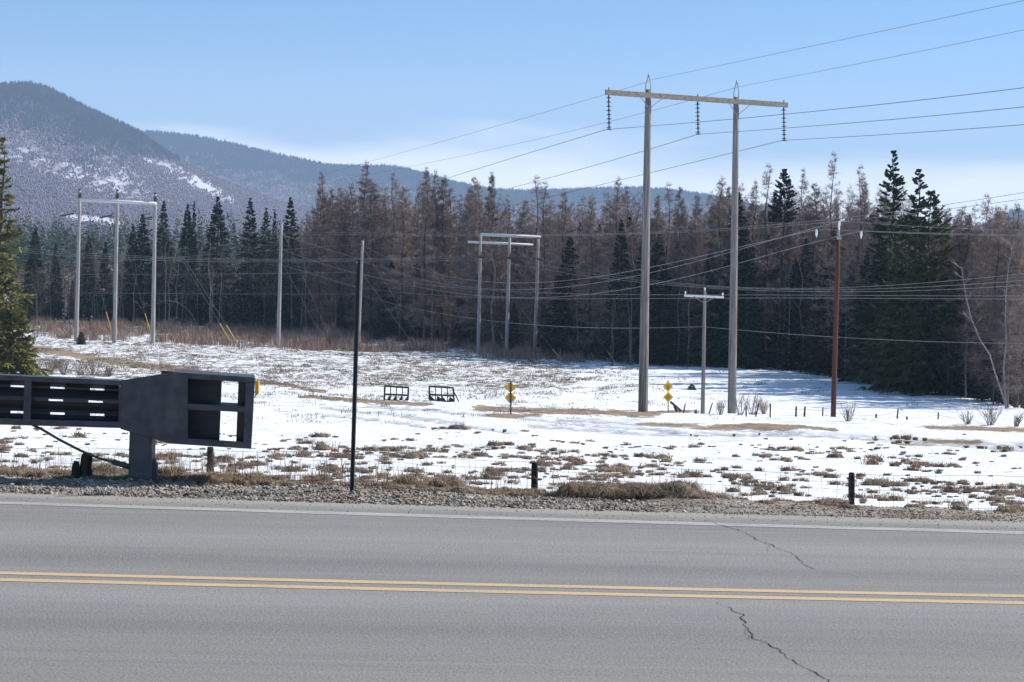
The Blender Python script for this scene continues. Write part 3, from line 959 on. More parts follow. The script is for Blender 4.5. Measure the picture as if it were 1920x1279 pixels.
named('spruce', [
    (64, 428, 'dark bushy spruce just beside the olive evergreen at the frame edge', dict(wide=1.15, var=1)),
    (103, 455, 'slim dark spruce standing left of the tall three pole frame', dict(wide=.95, var=2, back=0)),
    (165, 442, 'small spruce seen between the first and second pole of the three pole frame', dict(var=0)),
    (196, 452, 'small spruce just behind the middle pole of the three pole frame', dict(var=2)),
    (247, 420, 'short dark spruce with a forked neighbour left of the third frame pole', dict(var=2)),
    (265, 402, 'bushy dark spruce left of the third pole of the three pole frame', dict(var=1, wide=1.1)),
    (304, 378, 'tall dark spruce touching the third pole of the three pole frame', dict(var=2, wide=1.2)),
    (349, 383, 'pointed spruce with a thinner twin close on its right', dict(var=0, wide=.95)),
    (361, 377, 'thin spire of spruce, the right one of a close pair', dict(var=2, wide=.5)),
    (405, 369, 'tall symmetrical spruce above the leaning yellow guy guards', dict(var=0, wide=1.25)),
    (466, 371, 'open branched spruce rising alone against the mountain', dict(var=3, wide=1.1)),
    (496, 390, 'short dull spruce left of the lone single pole', dict(var=3, wide=.95)),
    (512, 392, 'very thin spruce spire squeezed beside the lone single pole', dict(var=2, wide=.5)),
    (541, 370, 'dense dark spruce directly behind the top of the lone single pole', dict(var=2, wide=1.2)),
    (1065, 445, 'broad dark spruce right of the short three pole frame', dict(var=1, wide=1.5, back=3)),
    (1160, 412, 'tall narrow dark spruce left of the big wooden pylon', dict(var=2, wide=1.15, back=4)),
    (1376, 360, 'dark spruce hidden partly behind the right pole of the big pylon', dict(var=1, wide=1.15, back=4)),
    (1396, 470, 'short dark spruce under the right arm of the big pylon', dict(var=0, wide=1.1, back=1)),
    (1500, 500, 'low dark spruce left of the red brown pole', dict(var=1, wide=1.2, back=2)),
    (1620, 470, 'mid height dark spruce right of the red brown pole', dict(var=3, wide=1.2, back=1)),
])
LN = [(598, 325, 0), (634, 352, 1), (655, 345, 0), (681, 305, 0), (694, 340, 3), (733, 326, 4), (752, 352, 1), (794, 317, 2), (812, 322, 0), (828, 332, 2), (884, 333, 1), (893, 345, 0), (916, 326, 2),
      (1000, 332, 4), (1016, 342, 4), (1052, 358, 3), (1105, 372, 0), (1152, 335, 0), (1168, 350, 4), (1246, 345, 4), (1268, 352, 1), (1300, 364, 3), (1345, 335, 0), (1358, 352, 1),
      (1408, 340, 4), (1432, 310, 4), (1498, 318, 4), (1520, 345, 1), (1604, 312, 4), (1612, 345, 1), (1840, 366, 4), (1896, 384, 0), (1770, 392, 4)]
LTXT = {598: 'bare brown larch leading the brown row, leftmost of the tall larches', 681: 'tallest brown larch right above the pole behind the thin black post', 733: 'thin see-through larch with an open crown beside the tallest larch',
        794: 'brown larch at the left of the tight trio of pointed tops', 812: 'brown larch in the middle of the tight trio of pointed tops', 828: 'brown larch at the right of the tight trio of pointed tops',
        884: 'brown larch above the left end of the short pole frame', 916: 'pointed narrow larch above the middle of the short pole frame', 1000: 'airy larch with a thin crown above the right end of the short pole frame',
        1052: 'wide reddish larch standing above the broad dark spruce', 1152: 'dark twiggy larch immediately left of the big pylon', 1246: 'thin larch seen between the two poles of the big pylon, nearer the left pole',
        1345: 'larch beside the left edge of the right pylon pole', 1432: 'tall airy larch with a ragged crown right of the big pylon', 1498: 'larch with a spindly top between the pylon and the red brown pole',
        1604: 'spindly tall larch beside the big green pine', 1840: 'thin leafless larch standing clear against the sky by the small blue hill', 1896: 'small larch in front of the small blue hill'}
for px, top, v in LN:
    lab = LTXT.get(px)
    place_tree('larch', px, float(treeline_depth(px)) + random.uniform(3, 9), top, lab or 'bare brown larch mixed into the treeline without a distinct crown', None if lab else 'brown larches massed in the treeline', var=v)
place_tree('larch', 1553, float(treeline_depth(1553)) + 3, 288, 'tallest slender see-through tree rising above the dark wood left of the green pine', None, 4, wide=.9)
place_tree('bare', 1148, float(treeline_depth(1148)) - 5, 535, 'small pale bare tree with a rounded crown left of the big pylon', None, 0, wide=1.2)
place_tree('bare', 1182, float(treeline_depth(1182)) - 2, 530, 'second small pale bare tree tucked close to the left pylon pole', None, 1)
place_tree('birch', 394, float(treeline_depth(394)) - 2, 440, 'white birch trunk straight below the symmetrical tall spruce', None, 0)
place_tree('birch', 410, float(treeline_depth(410)) - 2, 470, 'leaning white birch just right of the straight white birch', None, 1)
place_tree('birch', 310, float(treeline_depth(310)) - 1, 440, 'white birch rising right behind the third pole of the tall frame', None, 3)
place_tree('birch', 250, float(treeline_depth(250)) - 1, 470, 'thin white birch between the second and third frame poles', None, 0)
place_tree('bare', 178, float(treeline_depth(178)) - 1, 420, 'pale many branched tree between the first two frame poles', None, 1)
place_tree('bare', 70, float(treeline_depth(70)) - 10, 520, 'bushy pale bare tree beside the olive evergreen', None, 1, wide=1.5)

# dark compact crown on a bare stem
t = thing('pine_tree', ground_at(1462, float(treeline_depth(1462)) + 4), 'dark pine with a small compact dome of needles on a bare stem', 'pine')
H = P(1464, 317, t.location.y).z - t.location.z
link('trunk', trunk_mesh('pine_trunk', H, .15, M['bark'], limbs=20, crown0=.5, R=2.2), None, t)
link('crown', spruce_crown('pine_crown', H, 4.1, M['needle'], nbr=150, k=26, base=.74, pw=.75, spl=.5, spw=.22, ragged=.45, droop=.1), None, t)


def big_tree(px, py_foot_back, top, Rad, label, mat, nbr, k, base=.05, pw=.8, ragged=.72, name='pine_tree', cat='pine', Y=None, seed=None, extra=0, spl=.6, spw=.17, tr=None):
    y = Y if Y else float(treeline_depth(px)) + py_foot_back
    t = thing(name, ground_at(px, y), label, cat)
    H = P(px + 4, top, y).z - t.location.z
    link('trunk', trunk_mesh('big_trunk', H, min(.26, H * .016), M['bark'], limbs=40 if H > 5 else 0, crown0=.15, R=Rad), None, t)
    link('crown', spruce_crown('big_crown', H, Rad, mat, nbr=nbr, k=k, base=base, pw=pw, ragged=ragged, spl=spl, spw=spw, droop=.02, qj=.08, eln=.3), None, t)
    return t


big_tree(1664, 2, 283, 3.7, 'tallest green pine with a pointed top at the right of the wood', M['needle_pine'], 400, 34)
big_tree(1712, 3, 318, 3.2, 'green pine leaning close on the right of the tallest pine', M['needle_pine'], 340, 32)
big_tree(1736, -3, 360, 4.3, 'wide spreading olive pine at the right end of the pine clump', M['needle_olive'], 380, 40, pw=.7)
big_tree(1690, -4, 430, 3.4, 'lower olive green pine in front of the pine clump', M['needle_olive'], 280, 34, pw=.65)
big_tree(1, 0, 258, 2.6, 'tall olive evergreen cut by the frame edge above the guard rail', M['needle_gold'], 220, 20, base=.03, name='spruce_tree', cat='spruce', Y=150., spl=.7, pw=.85)
big_tree(-44, 0, 330, 3.4, 'second olive evergreen almost outside the frame edge', M['needle_gold'], 300, 28, name='spruce_tree', cat='spruce', Y=147., spl=.7)
big_tree(22, 0, 575, 2.4, 'low yellow green evergreen at the foot of the olive evergreen', M['needle_gold'], 260, 26, name='spruce_tree', cat='spruce', Y=146., spl=.6, pw=.6)
big_tree(152, 0, 624, .5, 'tiny spruce sapling at the foot of the first frame pole', M['needle_olive'], 200, 12, name='spruce_sapling', cat='sapling', Y=G(152, 646).y, spl=.28, spw=.08)
big_tree(1297, 0, 722, .26, 'tiny dark sapling alone on the shaded snow behind the yellow sign', M['needle_olive'], 60, 8, name='spruce_sapling', cat='sapling', Y=G(1297, 731).y, spl=.25, spw=.08)

# leaning and forked birches on the right
def curved_birch(name, pts, r0, label, cat, Y, twigs=40, mat='birch', tw='twig_pale'):
    w = [P(a, b, Y) for a, b in pts]
    t = thing(name, w[0], label, cat)
    m = MB(); n = len(w)
    m.tube([w[0] - Vector((0, 0, .5))] + w, [r0 * 1.1] + [r0 * (1 - .85 * i / (n - 1)) for i in range(n)], 7, jit=.15)
    m.build('trunk', M[mat], t)
    c = MB()
    for _ in range(twigs):
        i = random.randrange(max(1, n // 3), n - 1); b = w[i].lerp(w[i + 1], random.random())
        d = Vector((random.gauss(0, .5), random.gauss(0, .5), random.uniform(.2, 1))).normalized()
        L = random.uniform(.3, 1.0)
        c.tube([b, b + d * L * .5, b + d * L + Vector((0, 0, .15))], [.022, .015, .006], 3, False)
        for _ in range(3):
            b2 = b + d * L * random.uniform(.3, .9); d2 = (d + Vector((random.gauss(0, .6), random.gauss(0, .6), .2))).normalized()
            c.tube([b2, b2 + d2 * L * .5], [.014, .005], 3, False)
    c.build('crown', M[tw], t)
    return t


yr = float(treeline_depth(1885)) - 2
curved_birch('birch_tree', [(1888, 768), (1878, 735), (1866, 700), (1856, 665), (1838, 638), (1822, 600), (1812, 560), (1806, 525), (1802, 500)], .058, 'white birch leaning far left at the edge of the wood', 'birch', yr, 12)
curved_birch('birch_tree', [(1886, 768), (1884, 720), (1882, 690), (1887, 640), (1885, 600), (1886, 560), (1889, 520), (1893, 490), (1898, 465), (1902, 445)], .062, 'upright crooked white birch growing beside the leaning one', 'birch', yr + .6, 20)
yl = float(treeline_depth(310)) - 8
curved_birch('bent_tree', [(366, 603), (360, 590), (350, 577), (335, 568), (318, 564), (305, 565), (290, 571), (272, 575), (256, 580)], .07, 'thin bare tree bent over into an arch behind the three poles', 'bent tree', yl, 8, 'twig_pale')

# --- fill: rows of trees deeper in the wood ---------------------------------------------------
_EX = [40, 120, 250, 420, 540, 590, 650, 720, 800, 850, 900, 960, 1060, 1150, 1220, 1300, 1380, 1450, 1560, 1640, 1700, 1765, 1830, 1930]
_EY = [470, 465, 450, 430, 420, 365, 345, 350, 345, 360, 350, 375, 375, 360, 370, 370, 350, 350, 350, 345, 360, 400, 390, 394]


def fill(kind, n, lo, hi, b0, b1, label, group, x0=20, x1=1935, wide=1.0):
    for i in range(n):
        px = x0 + (x1 - x0) * (i + random.random()) / n
        Y = float(treeline_depth(px)) + random.uniform(b0, b1)
        foot = float(np.interp(px, _FX, _FY))
        top = float(np.interp(px, _EX, _EY)); top = top + (foot - top) * random.uniform(lo, hi)
        place_tree(kind, px, Y, top, label, group, wide=wide * (1.0 if wide == 1.0 else random.uniform(.9, 1.1)))


fill('larch', 46, -.02, .22, 6, 14, 'bare brown larch mixed into the treeline without a distinct crown', 'brown larches massed in the treeline', 570, 1640)
fill('larch', 36, .02, .25, 14, 24, 'bare brown larch mixed into the treeline without a distinct crown', 'brown larches massed in the treeline', 570, 1935)
fill('larch', 36, -.03, .2, 4, 14, 'bare brown larch mixed into the treeline without a distinct crown', 'brown larches massed in the treeline', 1735, 1935)
fill('larch', 14, .0, .3, 6, 16, 'bare brown larch mixed into the treeline without a distinct crown', 'brown larches massed in the treeline', 60, 560)
fill('bare', 64, .0, .35, -5, 8, 'slender grey bare tree at the shaded edge of the wood', 'slender bare trees along the wood edge', 45, 600)
fill('bare', 26, .3, .6, 1, 8, 'slender grey bare tree at the shaded edge of the wood', 'slender bare trees along the wood edge', 600, 1935)
fill('birch', 20, .25, .6, -3, 5, 'thin pale birch stem at the dark edge of the wood', 'thin birch stems along the wood edge', 120, 560)
fill('bare', 22, -.04, .16, 3, 10, 'tall grey bare tree among the brown larches', 'tall bare trees among the larches', 575, 1920)
fill('dead', 34, .3, .6, 0, 6, 'thin dead trunk with short broken limbs in the dark wood', 'dead trunks in the dark wood', 560, 1900)
fill('spruce', 26, .42, .72, 3, 12, 'low dark spruce lost in the shade of the wood', 'low spruces in the shade of the wood', 560, 1760, wide=1.5)
fill('spruce', 8, .35, .6, 7, 14, 'low dark spruce lost in the shade of the wood', 'low spruces in the shade of the wood', 60, 560, wide=1.3)

fill('spruce', 30, .18, .5, 2, 9, 'low dark spruce lost in the shade of the wood', 'low spruces in the shade of the wood', 1190, 1900, wide=1.3)

# the depth of the wood behind the countable rows: one dense mass
def deep_wood():
    parts, tparts = [], []
    n = 330
    cr = [np.array([v.co[:] for v in PROTO['larch'][i][2].vertices]) for i in (0, 3)]
    fc = [np.array([p.vertices[:] for p in PROTO['larch'][i][2].polygons]) for i in (0, 3)]
    sp = np.array([v.co[:] for v in PROTO['spruce'][1][2].vertices]); sf = np.array([p.vertices[:] for p in PROTO['spruce'][1][2].polygons])
    lp, spp = [], []
    for i in range(n):
        px = 20 + 1930 * (i + random.random()) / n
        back = random.uniform(14, 60)
        Y = float(treeline_depth(px)) + back
        b = ground_at(px, Y)
        top = float(np.interp(px, _EX, _EY)) + random.uniform(6, 50) + (random.uniform(10, 60) if px < 570 else 0)
        H = max(6, P(px, top, Y).z - b.z)
        a = random.uniform(0, 6.28); c, s = math.cos(a), math.sin(a)
        conif = random.random() < (.22 if px < 600 else .35)
        if conif: vv, ff, H0 = sp, sf, 15.; H = H * .8
        else:
            k = random.randrange(2); vv, ff, H0 = cr[k], fc[k], 17.
            sel = np.random.default_rng(i).random(len(ff)) < .5
            ff = ff[sel]
        q = vv * (H / H0); q = np.stack([q[:, 0] * c - q[:, 1] * s, q[:, 0] * s + q[:, 1] * c, q[:, 2]], -1) * (1.15 if not conif else 1.2) + np.array([*b]) - np.array([0, 0, .1 * H])
        (spp if conif else lp).append((q, ff))
        if i % 1 == 0:
            m = MB(); m.tube([b - Vector((0, 0, .5)), b + Vector((0, 0, H * .9))], [.16, .03], 5)
            tparts.append((np.array([tuple(v) for v in m.v]), np.array([f for f in m.f if len(f) == 4])))
    def compact(parts):
        out = []
        for v, f in parts:
            u, inv = np.unique(f.ravel(), return_inverse=True); out.append((v[u], inv.reshape(f.shape)))
        return merge(out)
    v, f = compact(lp); o = link('woodland', np_mesh('woodland', v, f), M['larch']); tag(o, 'brown leafless depth of the wood behind the front trees', 'woodland', None, 'stuff')
    v, f = compact(spp); o = link('evergreen_woodland', np_mesh('evergreen_woodland', v, f), M['needle']); tag(o, 'dark evergreen depth of the wood behind the front trees', 'woodland', None, 'stuff')
    v, f = merge(tparts); o = link('woodland_trunks', np_mesh('woodland_trunks', v, f), M['bark']); tag(o, 'dark trunks standing deep in the wood', 'woodland', None, 'stuff')
    # dead lower twigs and undergrowth that close the shade under the crowns
    px = RNG.uniform(30, 1935, 5200); Y = treeline_depth(px) + RNG.uniform(-.5, 22, len(px)) ** 1.0
    X = (px - 960) / F * Y; Z = terrain(X, Y)
    h = RNG.beta(1.1, 2.2, len(px)) * 9
    k = 9
    b = np.repeat(np.stack([X, Y, Z + h], -1), k, 0) + RNG.normal(0, .35, (len(px) * k, 3))
    d = RNG.normal(0, 1, (len(b), 3)) * np.array([1, 1, .55])
    v, f = rhombi(b, d, RNG.uniform(.4, 1.6, len(b)), np.full(len(b), .035))
    o = link('undergrowth', np_mesh('undergrowth', v, f), M['bark']); tag(o, 'tangle of dead twigs under the shaded trees', 'undergrowth', None, 'stuff')


deep_wood()
print('TREES', sum(1 for o in bpy.data.objects if o.name.startswith(('larch_tree', 'spruce_tree', 'bare_tree', 'birch_tree', 'dead_tree'))))

# bare shrubs on the open snow
def shrub(px, py, hpx, label, n=26, mat='twig', spread=.5, group=None):
    b = G(px, py)
    h = hpx / F * b.y
    t = thing('bare_shrub', b, label, 'shrub', group)
    m = MB()
    for _ in range(n):
        a = random.uniform(0, 6.28); r = random.uniform(.1, 1) * spread
        d = Vector((math.cos(a) * r, math.sin(a) * r, random.uniform(.6, 1)))
        o = b + Vector((math.cos(a), math.sin(a), 0)) * (h * .12 * random.random()) - Vector((0, 0, .08))
        p1 = o + d * h * .5; p2 = p1 + (d + Vector((random.gauss(0, .15), random.gauss(0, .15), .15))) * h * .5
        m.tube([o, p1, p2], [.013, .010, .004], 3, False)
        for _ in range(4):
            q = o.lerp(p2, random.uniform(.35, .9)); e = d + Vector((random.gauss(0, .5), random.gauss(0, .5), .2))
            m.tube([q, q + e * h * .28], [.007, .003], 3, False)
    m.build('twigs', M[mat], t)


shrub(1858, 797, 40, 'largest fan shaped bare shrub on the open snow at the right', 22, spread=.75)
shrub(1590, 790, 34, 'bare shrub growing just right of the red brown pole', 18)
shrub(1905, 800, 30, 'small grey shrub at the right edge beyond the snow crest', 18)
shrub(1815, 796, 26, 'low thin shrub left of the largest fan shaped shrub', 16)
shrub(1410, 778, 40, 'dense grey shrub touching the right pylon pole', 20)
shrub(1388, 779, 44, 'tall stemmed shrub directly behind the right pylon pole', 15)
shrub(1350, 778, 30, 'thin shrub between the small crossarm pole and the pylon', 18)
shrub(1432, 776, 28, 'tan low shrub in the snow right of the pylon shrubs', 26, 'brush')
shrub(1086, 672, 44, 'red brown bushy shrub behind the yellow guy guards', 60, 'brush', .6)
shrub(1066, 672, 34, 'grey brown shrub left of the leaning yellow guards', 40, 'twig', .5)
shrub(622, 650, 44, 'grey twiggy shrub on the brush left of the black post', 40, 'twig', .6)
shrub(1306, 776, 10, 'dark low shrub at the foot of the small crossarm pole', 24, 'twig', .8)
for i, (px, py, h) in enumerate(((70, 700, 34), (95, 702, 30), (120, 703, 26), (150, 703, 28), (175, 704, 30), (205, 706, 22), (50, 690, 30), (108, 690, 22))):
    shrub(px, py, h, 'grey brown bush in the thicket behind the guard rail', 34, 'twig', .9, 'bushes of the thicket behind the guard rail')

# ------------------------------------------------------------------ mountains
def hill(name, ridge, d0, d1, foot_py, conifer, snowy, label, nrow=90, seed=0, rough=1.):
    """ridge: photo silhouette at depth d0, its slope coming forward to depth d1"""
    rx = np.array([r[0] for r in ridge], float); ry = np.array([r[1] for r in ridge], float)
    cx = np.arange(rx[0], rx[-1] + .1, 5.)
    # smooth silhouette
    cyv = np.interp(cx, rx, ry) - 3.
    ker = np.ones(7) / 7
    cyv = np.convolve(np.pad(cyv, 3, mode='edge'), ker, 'valid')
    t = np.linspace(-.25, 1, nrow)[:, None]
    hor = 462 + .0192 * (cx - 960)
    zr = CAMH + (hor - cyv) / F * d0
    zf = -12.
    depth = np.where(t < 0, d0 - t * (d0 - d1), d0 - t * (d0 - d1)) + 0 * cx
    prof = np.where(t < 0, 1 + t * 2.2, (1 - np.clip(t, 0, 1)) ** 1.25) + 0 * cx
    Z = zf + (zr - zf) * prof
    X = (cx - 960) / F * d0 + 0 * t
    amp = (zr - zf) * .09 * rough * np.clip(np.minimum(np.abs(t) * 5, 1), 0, 1) * np.clip((1 - t) * 3, 0, 1)
    Z = Z + amp * (vnoise(X / 120., depth / 420., seed) - .5) * 1.6 + amp * .6 * (vnoise(X / 45., depth / 160., seed + 1) - .5)
    px, py = project(X, depth, Z)
    con = conifer(px, py, t + 0 * px, X, depth); sn = snowy(px, py, t + 0 * px, X, depth)
    ny, nx = px.shape
    idx = np.arange(ny * nx).reshape(ny, nx)
    f = np.stack([idx[:-1, :-1], idx[1:, :-1], idx[1:, 1:], idx[:-1, 1:]], -1).reshape(-1, 4)
    o = link(name, np_mesh(name, np.stack([X, depth, Z], -1).reshape(-1, 3), f, True, dict(conifer=con.ravel(), snowy=sn.ravel())), M['hill'])
    tag(o, label, None, None, 'structure')
    return dict(X=X, Y=depth, Z=Z, con=con, sn=sn, t=t + 0 * px)


def blob(px, py, cx, cy, rx, ry, rot=0.):
    c, s = math.cos(rot), math.sin(rot)
    dx, dy = px - cx, py - cy
    return np.exp(-(((dx * c + dy * s) / rx) ** 2 + ((-dx * s + dy * c) / ry) ** 2))


def con_main(px, py, t, X, Y):
    ridge = np.interp(px, [-150, 0, 50, 90, 150, 250, 310, 420, 700], [175, 165, 160, 172, 205, 248, 290, 345, 425])
    band = np.interp(px, [-150, 0, 60, 140, 180, 240, 300, 340], [60, 62, 82, 80, 68, 40, 12, 0])
    n = vnoise(px / 28., py / 14., 61) * .6 + vnoise(px / 9., py / 6., 62) * .4
    return np.clip(1.15 - (py - ridge) / np.maximum(band, 1) * .9 + (n - .5) * 1.1, 0, 1) * (band > 1)


def sn_main(px, py, t, X, Y):
    s = .80 * blob(px, py, 330, 325, 150, 17, .52) + .75 * blob(px, py, 395, 352, 60, 9, .5) + .55 * blob(px, py, 200, 300, 80, 20, .5)
    s += 0.62 * blob(px, py, 120, 322, 140, 42, .25) + .45 * blob(px, py, 30, 285, 60, 25) + 1.5 * blob(px, py, 175, 412, 62, 7, .12)
    s += .45 * blob(px, py, 230, 350, 90, 22, .3)
    n = vnoise(px / 7., py / 9., 65) * .6 + vnoise(px / 3.2, py / 6., 66) * .4
    big = blob(px, py, 175, 412, 62, 7, .12)
    return np.clip(s * (.25 + 1.25 * n) * .95 + big * .6, 0, 1.2)


def con_back(px, py, t, X, Y):
    n = vnoise(px / 40., py / 12., 63) * .6 + vnoise(px / 12., py / 5., 64) * .4
    return np.clip(1.2 - t * 3.6 + (n - .5) * 1.3, 0, 1)


def sn_back(px, py, t, X, Y):
    return np.clip(.62 * blob(px, py, 345, 298, 70, 9, .42) + 1.5 * blob(px, py, 490, 386, 28, 5, .25) + .12, 0, 1.3)


HA = hill('mountain', [(-420, 230), (-250, 190), (-150, 175), (0, 164), (50, 159), (90, 170), (150, 203), (200, 226), (250, 248), (310, 292), (400, 336), (500, 374), (600, 404), (720, 430)], 3400, 1500, 440, con_main, sn_main, 'blue grey wooded mountain with a dark summit and snowy slopes', seed=70)
HB = hill('ridge', [(-100, 262), (120, 255), (240, 248), (300, 252), (380, 262), (480, 285), (560, 303), (610, 314), (680, 316), (720, 314), (765, 322), (840, 344), (900, 357), (960, 362), (1060, 360), (1130, 357), (1190, 356), (1240, 360), (1300, 367), (1335, 373), (1420, 392), (1560, 425)], 5200, 3500, 440, con_back, sn_back, 'long blue wooded ridge falling away behind the larches', seed=80, rough=.7)
HC = hill('hill', [(1700, 470), (1800, 445), (1865, 414), (1895, 399), (1940, 392), (2000, 385), (2200, 400)], 5200, 3600, 470, con_back, lambda px, py, t, X, Y: 0 * px, 'small blue hill at the far right behind the trees', nrow=40, seed=90, rough=.6)


def far_forest(H, n, kind, size, wid, seed):
    rng = np.random.default_rng(seed)
    ny, nx = H['X'].shape
    i = rng.integers(8, ny - 1, n * 3) + rng.random(n * 3); j = rng.random(n * 3) * (nx - 2)
    i0 = np.minimum(i.astype(int), ny - 2); j0 = j.astype(int); fi = i - i0; fj = j - j0

    def samp(A): return (A[i0, j0] * (1 - fi) + A[i0 + 1, j0] * fi) * (1 - fj) + (A[i0, j0 + 1] * (1 - fi) + A[i0 + 1, j0 + 1] * fi) * fj
    con, sn = samp(H['con']), samp(H['sn'])
    p = np.clip(con * 1.3, 0, 1) if kind == 'c' else np.clip(1.0 - con, 0, 1) * np.clip(1.05 - sn * 1.15 + (vnoise(i / 2.2, j / .9, 7) - .5) * 1.1, .03, 1)
    if kind == 'c': p = np.maximum(p, .004)
    keep = rng.random(n * 3) < p
    c = np.stack([samp(H['X']), samp(H['Y']), samp(H['Z'])], -1)[keep][:n]
    m = len(c); h = size * rng.uniform(.6, 1.25, m); w = wid * rng.uniform(.7, 1.2, m); a0 = rng.uniform(0, 6.28, m)
    ang = a0[:, None] + np.array([0, 2.094, 4.189])
    rim = np.stack([np.cos(ang) * w[:, None], np.sin(ang) * w[:, None], np.full((m, 3), -1.) if kind == 'c' else np.full((m, 3), -1.)], -1) + c[:, None]
    if kind == 'h':   # rounded twiggy crown: narrow foot, wide shoulder
        top = c + np.stack([0 * h, 0 * h, h], -1)
        sh = np.stack([np.cos(ang) * w[:, None], np.sin(ang) * w[:, None], (h * .6)[:, None] + 0 * ang], -1) + c[:, None]
        ft = c - np.array([0, 0, .5])
        v = np.concatenate([ft[:, None], sh, top[:, None]], 1)
        k = np.array([[0, 2, 1], [0, 3, 2], [0, 1, 3], [4, 1, 2], [4, 2, 3], [4, 3, 1]])
        f = np.arange(m)[:, None, None] * 5 + k[None]
    else:
        top = c + np.stack([0 * h, 0 * h, h], -1)
        v = np.concatenate([rim, top[:, None]], 1)
        f = np.arange(m)[:, None, None] * 4 + np.array([[0, 1, 3], [1, 2, 3], [2, 0, 3]])[None]
    return v.reshape(-1, 3), f.reshape(-1, 3)


v, f = merge([far_forest(HA, 46000, 'c', 6.2, 2.0, 1), far_forest(HB, 38000, 'c', 7.5, 2.6, 2), far_forest(HC, 5000, 'c', 14, 3.4, 3)])
tag(link('far_conifers', np_mesh('far_conifers', v, f), M['far_conifer']), 'dark conifers covering the far heights', 'far wood', None, 'stuff')
v, f = merge([far_forest(HA, 120000, 'h', 3., 1.3, 4), far_forest(HB, 60000, 'h', 3.6, 1.7, 5), far_forest(HC, 3000, 'h', 12, 3.2, 6)])
tag(link('far_hardwoods', np_mesh('far_hardwoods', v, f), M['far_hardwood']), 'bare grey hardwoods covering the far slopes', 'far wood', None, 'stuff')

# band of distant woods on the valley floor between the field and the mountain
def valley_wood():
    n = 2400
    px = RNG.uniform(-60, 1990, n); Y = np.where(px > 1700, RNG.uniform(420, 640, n), RNG.uniform(420, 1300, n))
    X = (px - 960) / F * Y; Z = np.full(n, -9.)
    H = RNG.uniform(12, 19, n) ; W = H * RNG.uniform(.13, .2, n)
    lv = 7
    parts = []
    k = 54
    t = RNG.random((n, k)) ** .8
    a = RNG.uniform(0, 6.28, (n, k))
    r = W[:, None] * (1 - t) * .6
    b = np.stack([X[:, None] + r * np.cos(a), Y[:, None] + r * np.sin(a), Z[:, None] + t * H[:, None] * .96], -1)
    d = np.stack([np.cos(a), np.sin(a), -.3 + 1.0 * t], -1)
    L = (W[:, None] * (1 - t) * .9 + .5)
    v, f = rhombi(b.reshape(-1, 3), d.reshape(-1, 3), L.ravel() * .8, (L * .32).ravel())
    o = link('valley_wood', np_mesh('valley_wood', v, f), M['needle'])
    tag(o, 'distant dark woods on the valley floor', 'far wood', None, 'stuff')


valley_wood()

# ------------------------------------------------------------------ air
def haze():
    m = MB(); m.box((-4500, -60, -14), (4500, 7600, 320))
    mat = bpy.data.materials.new('thin_haze'); mat.use_nodes = True
    nt = mat.node_tree; nt.nodes.clear()
    out = nt.nodes.new('ShaderNodeOutputMaterial'); pv = nt.nodes.new('ShaderNodeVolumePrincipled')
    pv.inputs['Color'].default_value = (.52, .72, 1.0, 1); pv.inputs['Density'].default_value = HAZE_DENSITY
    pv.inputs['Anisotropy'].default_value = 0.0
    nt.links.new(pv.outputs[0], out.inputs['Volume'])
    o = m.build('haze', mat)
    tag(o, 'thin blue haze over the valley', 'haze', None, 'stuff')


HAZE_DENSITY = 1.6e-4
haze()

# ------------------------------------------------------------------ guard rail end terminal
D0 = 14.85


def Q(px, py, dy=0.): 
    """point of the rail's front plane, dy metres behind it, that keeps its place along and above the road"""
    p = P(px, py, D0); return Vector((p.x, p.y + dy, p.z))


rail_base = Q(262, 911); rail_base.z = gz(rail_base.x, rail_base.y)
rail = thing('guardrail', rail_base, 'dark steel guard rail end with a boxy impact head and slotted beam', 'guard rail')
B = Vector((0, 1, 0)); BK = Vector((-.125, 1, 0))     # the box narrows a little away from the road


def plate(m, pts, y0, th):
    m.prism([Q(a, b, y0) for a, b in pts], B * th)


# slotted beam: a corrugated sheet with real slots
xe = [-220, -196, -160, -135, -98, -74, 13, 38, 88, 115, 163, 190, 231]
slot_cols = {1, 3, 5, 7, 9, 11} - {11}
slot_cols = {1, 3, 5, 6, 8, 10}
xe = [-220, -196, -160, -130, -98, -74, -40, -20, 13, 38, 88, 115, 163, 190, 231]
slot_cols = {1, 3, 5, 8, 10, 12}
prof = [(0, .055), (.06, .03), (.145, .075), (.175, .09), (.215, .09), (.30, .06), (.42, .03), (.462, .032), (.512, .032), (.62, .05), (.73, .085), (.80, .09), (.85, .085), (.93, .04), (1, .055)]
slot_rows = {3, 7, 11}
vv, ff = [], []
for i, x in enumerate(xe):
    top = 710 + x * .042; bot = 788 + x * .03
    for s, dy in prof:
        vv.append(Q(x, top + (bot - top) * s, dy + .02))
for i in range(len(xe) - 1):
    for j in range(len(prof) - 1):
        if i in slot_cols and j in slot_rows and not (i == 8 and j == 7): continue
        a = i * len(prof) + j; ff.append((a, a + len(prof), a + len(prof) + 1, a + 1))
m = MB(); m.add(vv, ff)
beam = m.build('slotted_beam', M['rail_in'], rail)
sd = beam.modifiers.new('Solidify', 'SOLIDIFY'); sd.thickness = .004
